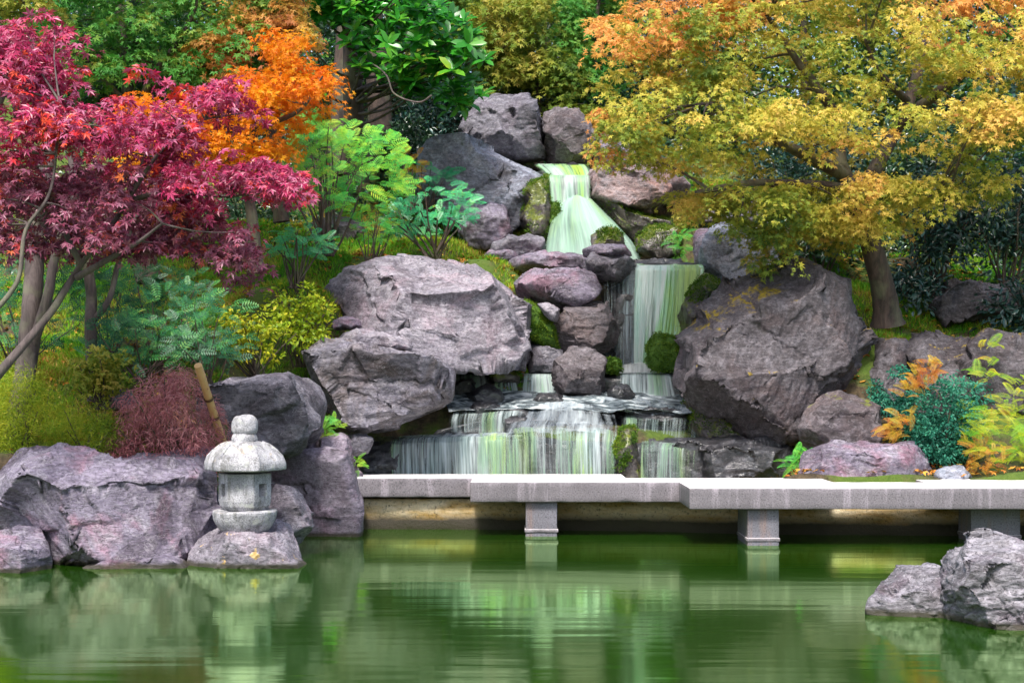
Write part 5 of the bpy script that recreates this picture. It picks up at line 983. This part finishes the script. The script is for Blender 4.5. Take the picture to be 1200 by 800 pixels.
bush('fine_leaved_bush', 'green and yellow fine bush between the left edge bush and the purple maple', [(60,470),(90,460),(125,475),(145,505),(140,535),(60,540)], 15.8, 16.6, 150, .12, 40, .065, THIN, 'fineyg', (100,545), seed=134, kk=K(droop=-.2, tilt=.7, jit=.8, thick=.4, toward=-.3))
bush('small_maple_shrub', 'thin shrub with rusty yellow leaves behind the purple laceleaf maple', [(80,420),(110,410),(150,418),(160,445),(130,462),(90,455)], 16.9, 17.4, 60, .13, 18, .055, MAPLE3, 'olive', (120,480), seed=135)
bush('laceleaf_maple', 'mound of drooping purple laceleaf maple beside the bamboo stake', [(138,500),(150,465),(175,440),(205,425),(228,432),(245,460),(258,490),(270,520),(262,545),(225,545),(170,542),(140,535)], 15.8, 16.7, 300, .13, 44, .085, THIN, 'lace', (205,555), seed=136, kk=K(droop=1.1, tilt=.5, jit=.5, thick=.25, toward=-.6), cat='shrub', ns=26, gap=-.35)
bush('blue_green_bush', 'dense blue green bush between the rusty fern and the yellow ferns', [(1058,480),(1075,450),(1110,436),(1145,445),(1150,490),(1140,530),(1105,545),(1065,530)], 18.9, 19.8, 300, .10, 34, .05, SMALL, 'bluebush', (1105,552), seed=137)
bush('blue_green_bush', 'smaller blue green sprig left of the rusty fern', [(1028,450),(1045,432),(1065,440),(1065,480),(1045,490),(1030,475)], 19.4, 19.9, 70, .1, 30, .05, SMALL, 'bluebush', (1050,505), seed=138)
fronds('fern', 'rusty orange and yellow upright fern leaning against the blue green bush', [(1040,500),(1045,470),(1062,450),(1085,425),(1098,415),(1095,445),(1080,470),(1065,500),(1050,515)], 18.7, 19.0, 60, .27, FROND_F, 'fernorange', seed=141, base=(1055,535), cat='fern', up=.7, stem=False)
fronds('fern', 'yellow green fern clump at the right edge above the bridge', [(1140,490),(1165,455),(1200,440),(1250,450),(1250,540),(1180,550),(1145,530)], 18.5, 19.3, 150, .30, FROND_F, 'fern', seed=142, base=(1195,552), cat='fern', up=.5, stem=False)
fronds('fern', 'rust tinged fern low beside the blue green bush', [(1130,520),(1150,500),(1175,510),(1170,545),(1140,550)], 18.5, 18.8, 26, .25, FROND_F, 'fernorange', seed=143, base=(1152,556), cat='fern', up=.4, stem=False)
fronds('fern', 'tall pale fern frond in front of the retaining bank at the right', [(1140,440),(1150,410),(1165,405),(1165,450)], 19.6, 19.9, 9, .40, FROND_F, 'fern', seed=144, base=(1155,480), cat='fern', up=.9, stem=False)
fronds('fern', 'small bright green fern between the wet ledge and the low lilac boulder', [(924,545),(930,530),(948,528),(950,550),(935,556)], 19.2, 19.4, 16, .26, FROND_F, 'bright', seed=145, base=(936,560), cat='fern', stem=False)
fronds('fern', 'bright green fern hanging beside the mossy stone above the middle waterfall', [(786,285),(795,272),(806,275),(806,295),(792,302)], 23.7, 23.9, 18, .24, FROND_F, 'bright', seed=146, base=(797,304), cat='fern', stem=False)
fronds('fern', 'tiny green fern at the corner of the squared purple block', [(408,540),(418,535),(426,545),(418,552)], 18.9, 19.0, 10, .16, FROND_F, 'bright', seed=147, base=(416,556), cat='fern', stem=False)
fronds('fern', 'low green plant under the tilted boulder beside the grey wedge stone', [(368,490),(385,485),(400,500),(392,512),(374,508)], 18.9, 19.1, 14, .2, FROND_F, 'bright', seed=148, base=(385,515), cat='fern', stem=False)
# dark shrubs of the right bank
rl_ = ['dark glossy shrub right of the golden maple trunk', 'dark bluish shrub with bare stems on the shaded right bank', 'dark evergreen shrub at the right edge of the bank', 'dark green shrub left of the golden maple trunk', 'low dark shrub at the foot of the golden maple', 'tall dark bluish evergreen behind the golden maple', 'tall dark evergreen between the maple crown and the right edge', 'bluish evergreen high at the upper right edge']
for k, (pl, d0, d1, n, mt, bs_) in enumerate([([(1060,200),(1110,190),(1140,230),(1130,290),(1080,300),(1055,250)], 23, 24.4, 110, 'darkb', (1090,350)), ([(1130,200),(1180,190),(1240,200),(1240,280),(1170,285),(1130,250)], 22.8, 24.2, 120, 'darkb', (1180,350)),
        ([(1160,340),(1200,330),(1250,335),(1250,385),(1200,390),(1165,370)], 21.5, 22.3, 60, 'darkb', (1210,395)), ([(920,270),(945,235),(1000,225),(1010,265),(975,290),(935,310)], 23.4, 25, 110, 'darkg', (960,340)), ([(1050,320),(1085,305),(1100,335),(1085,360),(1055,355)], 22.8, 23.6, 46, 'darkb', (1072,380)),
        ([(880,160),(960,120),(1020,150),(1010,230),(930,240),(880,215)], 26, 28, 170, 'darkb', (950,290)), ([(1040,150),(1120,140),(1160,190),(1120,240),(1050,220)], 26, 28, 150, 'darkg', (1100,290)), ([(1150,80),(1250,60),(1260,200),(1170,220)], 25, 27, 150, 'darkb', (1200,290))]):
    bush('evergreen_shrub', rl_[k], pl, d0, d1, n, .24, 18, .12, OVAL, mt, bs_, K(droop=.4, tilt=.6, jit=.6, thick=.3, toward=-.5), seed=150 + k, stemr=.022, ns=12)
# dark leafy shrubs behind the top boulders
for k, (lab, pl, d0, mt) in enumerate([('dark leafy shrub left of the tall top boulder', [(455,150),(490,110),(545,100),(560,140),(540,165),(480,170)], 27.4, 'darkb'), ('dark shrub behind the triangular top boulder', [(640,110),(680,100),(730,110),(745,160),(700,170),(650,140)], 28, 'darkg'),
        ('shadowy evergreen shrub under the glossy leaved tree', [(440,150),(480,140),(510,165),(495,190),(450,190)], 26.2, 'darkg'), ('green shrub behind the mossy stones right of the upper waterfall', [(780,240),(830,225),(870,235),(850,262),(800,275)], 26, 'olive'), ('dark green shrub at the left top of the slope behind the orange maple', [(250,230),(330,210),(350,260),(300,290),(250,280)], 24.5, 'darkg')]):
    bush('evergreen_shrub', lab, pl, d0, d0 + 1.2, 110, .24, 18, .1, OVAL, mt, (np.mean([p[0] for p in pl]), max(p[1] for p in pl) + 20), K(droop=.4, tilt=.6, jit=.6, thick=.3, toward=-.5), seed=170 + k)

# ---------------------------------------------------------------- ground cover
def cover(n, xr, yr, gap, seed, keep=None, gs=1.4):
    x = rng.uniform(*xr, n); y = rng.uniform(*yr, n); p = np.stack([x, y, x * 0], 1); ok = (fbm(p * gs, seed, 3) > gap) & (y > shore(x) + .25)
    if keep is not None: ok &= keep(x, y)
    x, y = x[ok], y[ok]; return np.stack([x, y, H(x, y)], 1)
def not_channel(x, y):
    s = x / y * F + 600; return ~((s > 430) & (s < 830) & (y < 21.9)) & ~((s > 690) & (s < 830) & (y < 23.6)) & ~((s > 620) & (s < 830) & (y < 27))
BLADE = T([(0, -.05, 0), (.45, -.04, 0), (1, 0, -.25), (.45, .04, 0), (0, .05, 0)], [(0, 1, 3, 4), (1, 2, 2, 3)])
BLADE = T([(0, 0, 0), (.4, -.055, 0), (1, 0, -.22), (.4, .055, 0)], [(0, 1, 2, 3)])
def grass(loc, h, mt, name, per=1):
    n = len(loc); nr = rng.normal(0, 1, (n, 3)); nr[:, 2] *= .3; head = rng.normal(0, .45, (n, 3)); head[:, 2] = 1
    nr = unit(nr); nr -= unit(head) * (nr * unit(head)).sum(1, keepdims=True)
    mb = MB(); place(mb, BLADE, loc - [0, 0, .01], nr, h * rng.uniform(.5, 1.3, n), rng.uniform(0, 1, n), head); return mb.build(name, M[mt], None, smooth=False)
gl_ = cover(230000, (-7.5, 1.5), (17.3, 26), -.2, 201, not_channel)
gr_ = cover(110000, (3.2, 9.5), (20.8, 28), -.15, 202, not_channel)
gs_ = np.concatenate([cover(70000, (-14, -7.5), (15.8, 27), -.4, 206), cover(60000, (9.5, 15), (18.8, 28), -.4, 207)])
tag(grass(np.concatenate([gl_, gr_, gs_]), .11, 'grass', 'grass'), 'short green and yellow grass on the slopes beside the falls', 'grass', kind='stuff')
ll = cover(17000, (-8, 9.5), (15.8, 28), -.1, 203, not_channel, .8); mb = MB(); nr = rng.normal(0, .35, ll.shape); nr[:, 2] = 1
place(mb, MAPLE3, ll + [0, 0, .05], nr, rng.uniform(.05, .09, len(ll)), rng.uniform(0, 1, len(ll)))
tag(mb.build('fallen_leaves', M['litter'], smooth=False), 'scattered orange and brown fallen leaves on the slopes', 'fallen leaves', kind='stuff')
ug = cover(5200, (-16, 16), (24.5, 40), -.3, 204, not_channel); mb = MB(); sprays(mb, ug + [0, 0, .2], .35, 12, .12, OVAL, **K(droop=.2, tilt=.6, jit=.7, thick=.4, toward=-.3))
tag(mb.build('undergrowth', M['darkg'], smooth=False), 'dark leafy undergrowth covering the top of the hill', 'undergrowth', kind='stuff')
ug = cover(1500, (-9, -3.6), (16.2, 20), -.1, 205, not_channel); mb = MB(); sprays(mb, ug + [0, 0, .08], .16, 12, .06, SMALL, **K(droop=.2, tilt=.6, jit=.7, thick=.4, toward=-.3))
tag(mb.build('ground_cover', M['olive'], smooth=False), 'low leafy ground cover at the foot of the left bank', 'ground cover', kind='stuff')

# ---------------------------------------------------------------- light, sky, camera
EL, AZ = math.radians(57), math.radians(-12)      # sun high, from behind the viewer's left shoulder
sd = Vector((math.sin(AZ) * math.cos(EL), -math.cos(AZ) * math.cos(EL), math.sin(EL)))
w = bpy.data.worlds.new('World'); sc.world = w; w.use_nodes = True; nt = w.node_tree
sky = nt.nodes.new('ShaderNodeTexSky'); sky.sky_type = 'NISHITA'; sky.sun_disc = False; sky.sun_elevation = EL; sky.sun_rotation = math.atan2(sd.x, sd.y); sky.air_density = 1.0; sky.dust_density = 3.0; sky.ozone_density = .6
bg = nt.nodes['Background']; nt.links.new(sky.outputs[0], bg.inputs[0]); bg.inputs[1].default_value = .13
sl = bpy.data.lights.new('sun', 'SUN'); sl.energy = 2.8; sl.angle = math.radians(11); sl.color = (1, .955, .89)
so = bpy.data.objects.new('sun', sl); col.objects.link(so); so.rotation_euler = sd.to_track_quat('Z', 'Y').to_euler()
cam = bpy.data.cameras.new('camera'); co = bpy.data.objects.new('camera', cam); col.objects.link(co); sc.camera = co
co.location = (0, 0, CZ); co.rotation_euler = (math.radians(90), 0, 0); cam.sensor_width = 36; cam.lens = 54; cam.shift_y = 50 / 1200; cam.clip_end = 1000
sc.view_settings.view_transform = 'Standard'; sc.view_settings.look = 'None'; sc.view_settings.gamma = 1; sc.view_settings.exposure = .95
cy = sc.cycles; cy.use_denoising = True; cy.max_bounces = 7; cy.transparent_max_bounces = 12; cy.diffuse_bounces = 2; cy.glossy_bounces = 3; cy.transmission_bounces = 3; cy.caustics_reflective = False; cy.caustics_refractive = False

GR = {'boulder': 'rocks around the pond and falls', 'ledge_rock': 'ledges of the cascade', 'sumac_shrub': 'feathery shrubs on the left slope', 'mahonia_shrub': 'mahonia shrubs on the left bank', 'fern': 'ferns among the rocks',
      'evergreen_shrub': 'dark evergreen shrubs', 'azalea_shrub': 'azaleas on the left slope', 'fine_leaved_bush': 'fine leaved bushes on the left shore', 'blue_green_bush': 'blue green bushes on the right', 'waterfall': 'waterfalls down the hill', 'maple_tree': 'grey maple trunks at the left'}
for o in bpy.data.objects:
    if o.parent is None and 'label' in o and 'group' not in o and o.name.split('.')[0] in GR: o['group'] = GR[o.name.split('.')[0]]
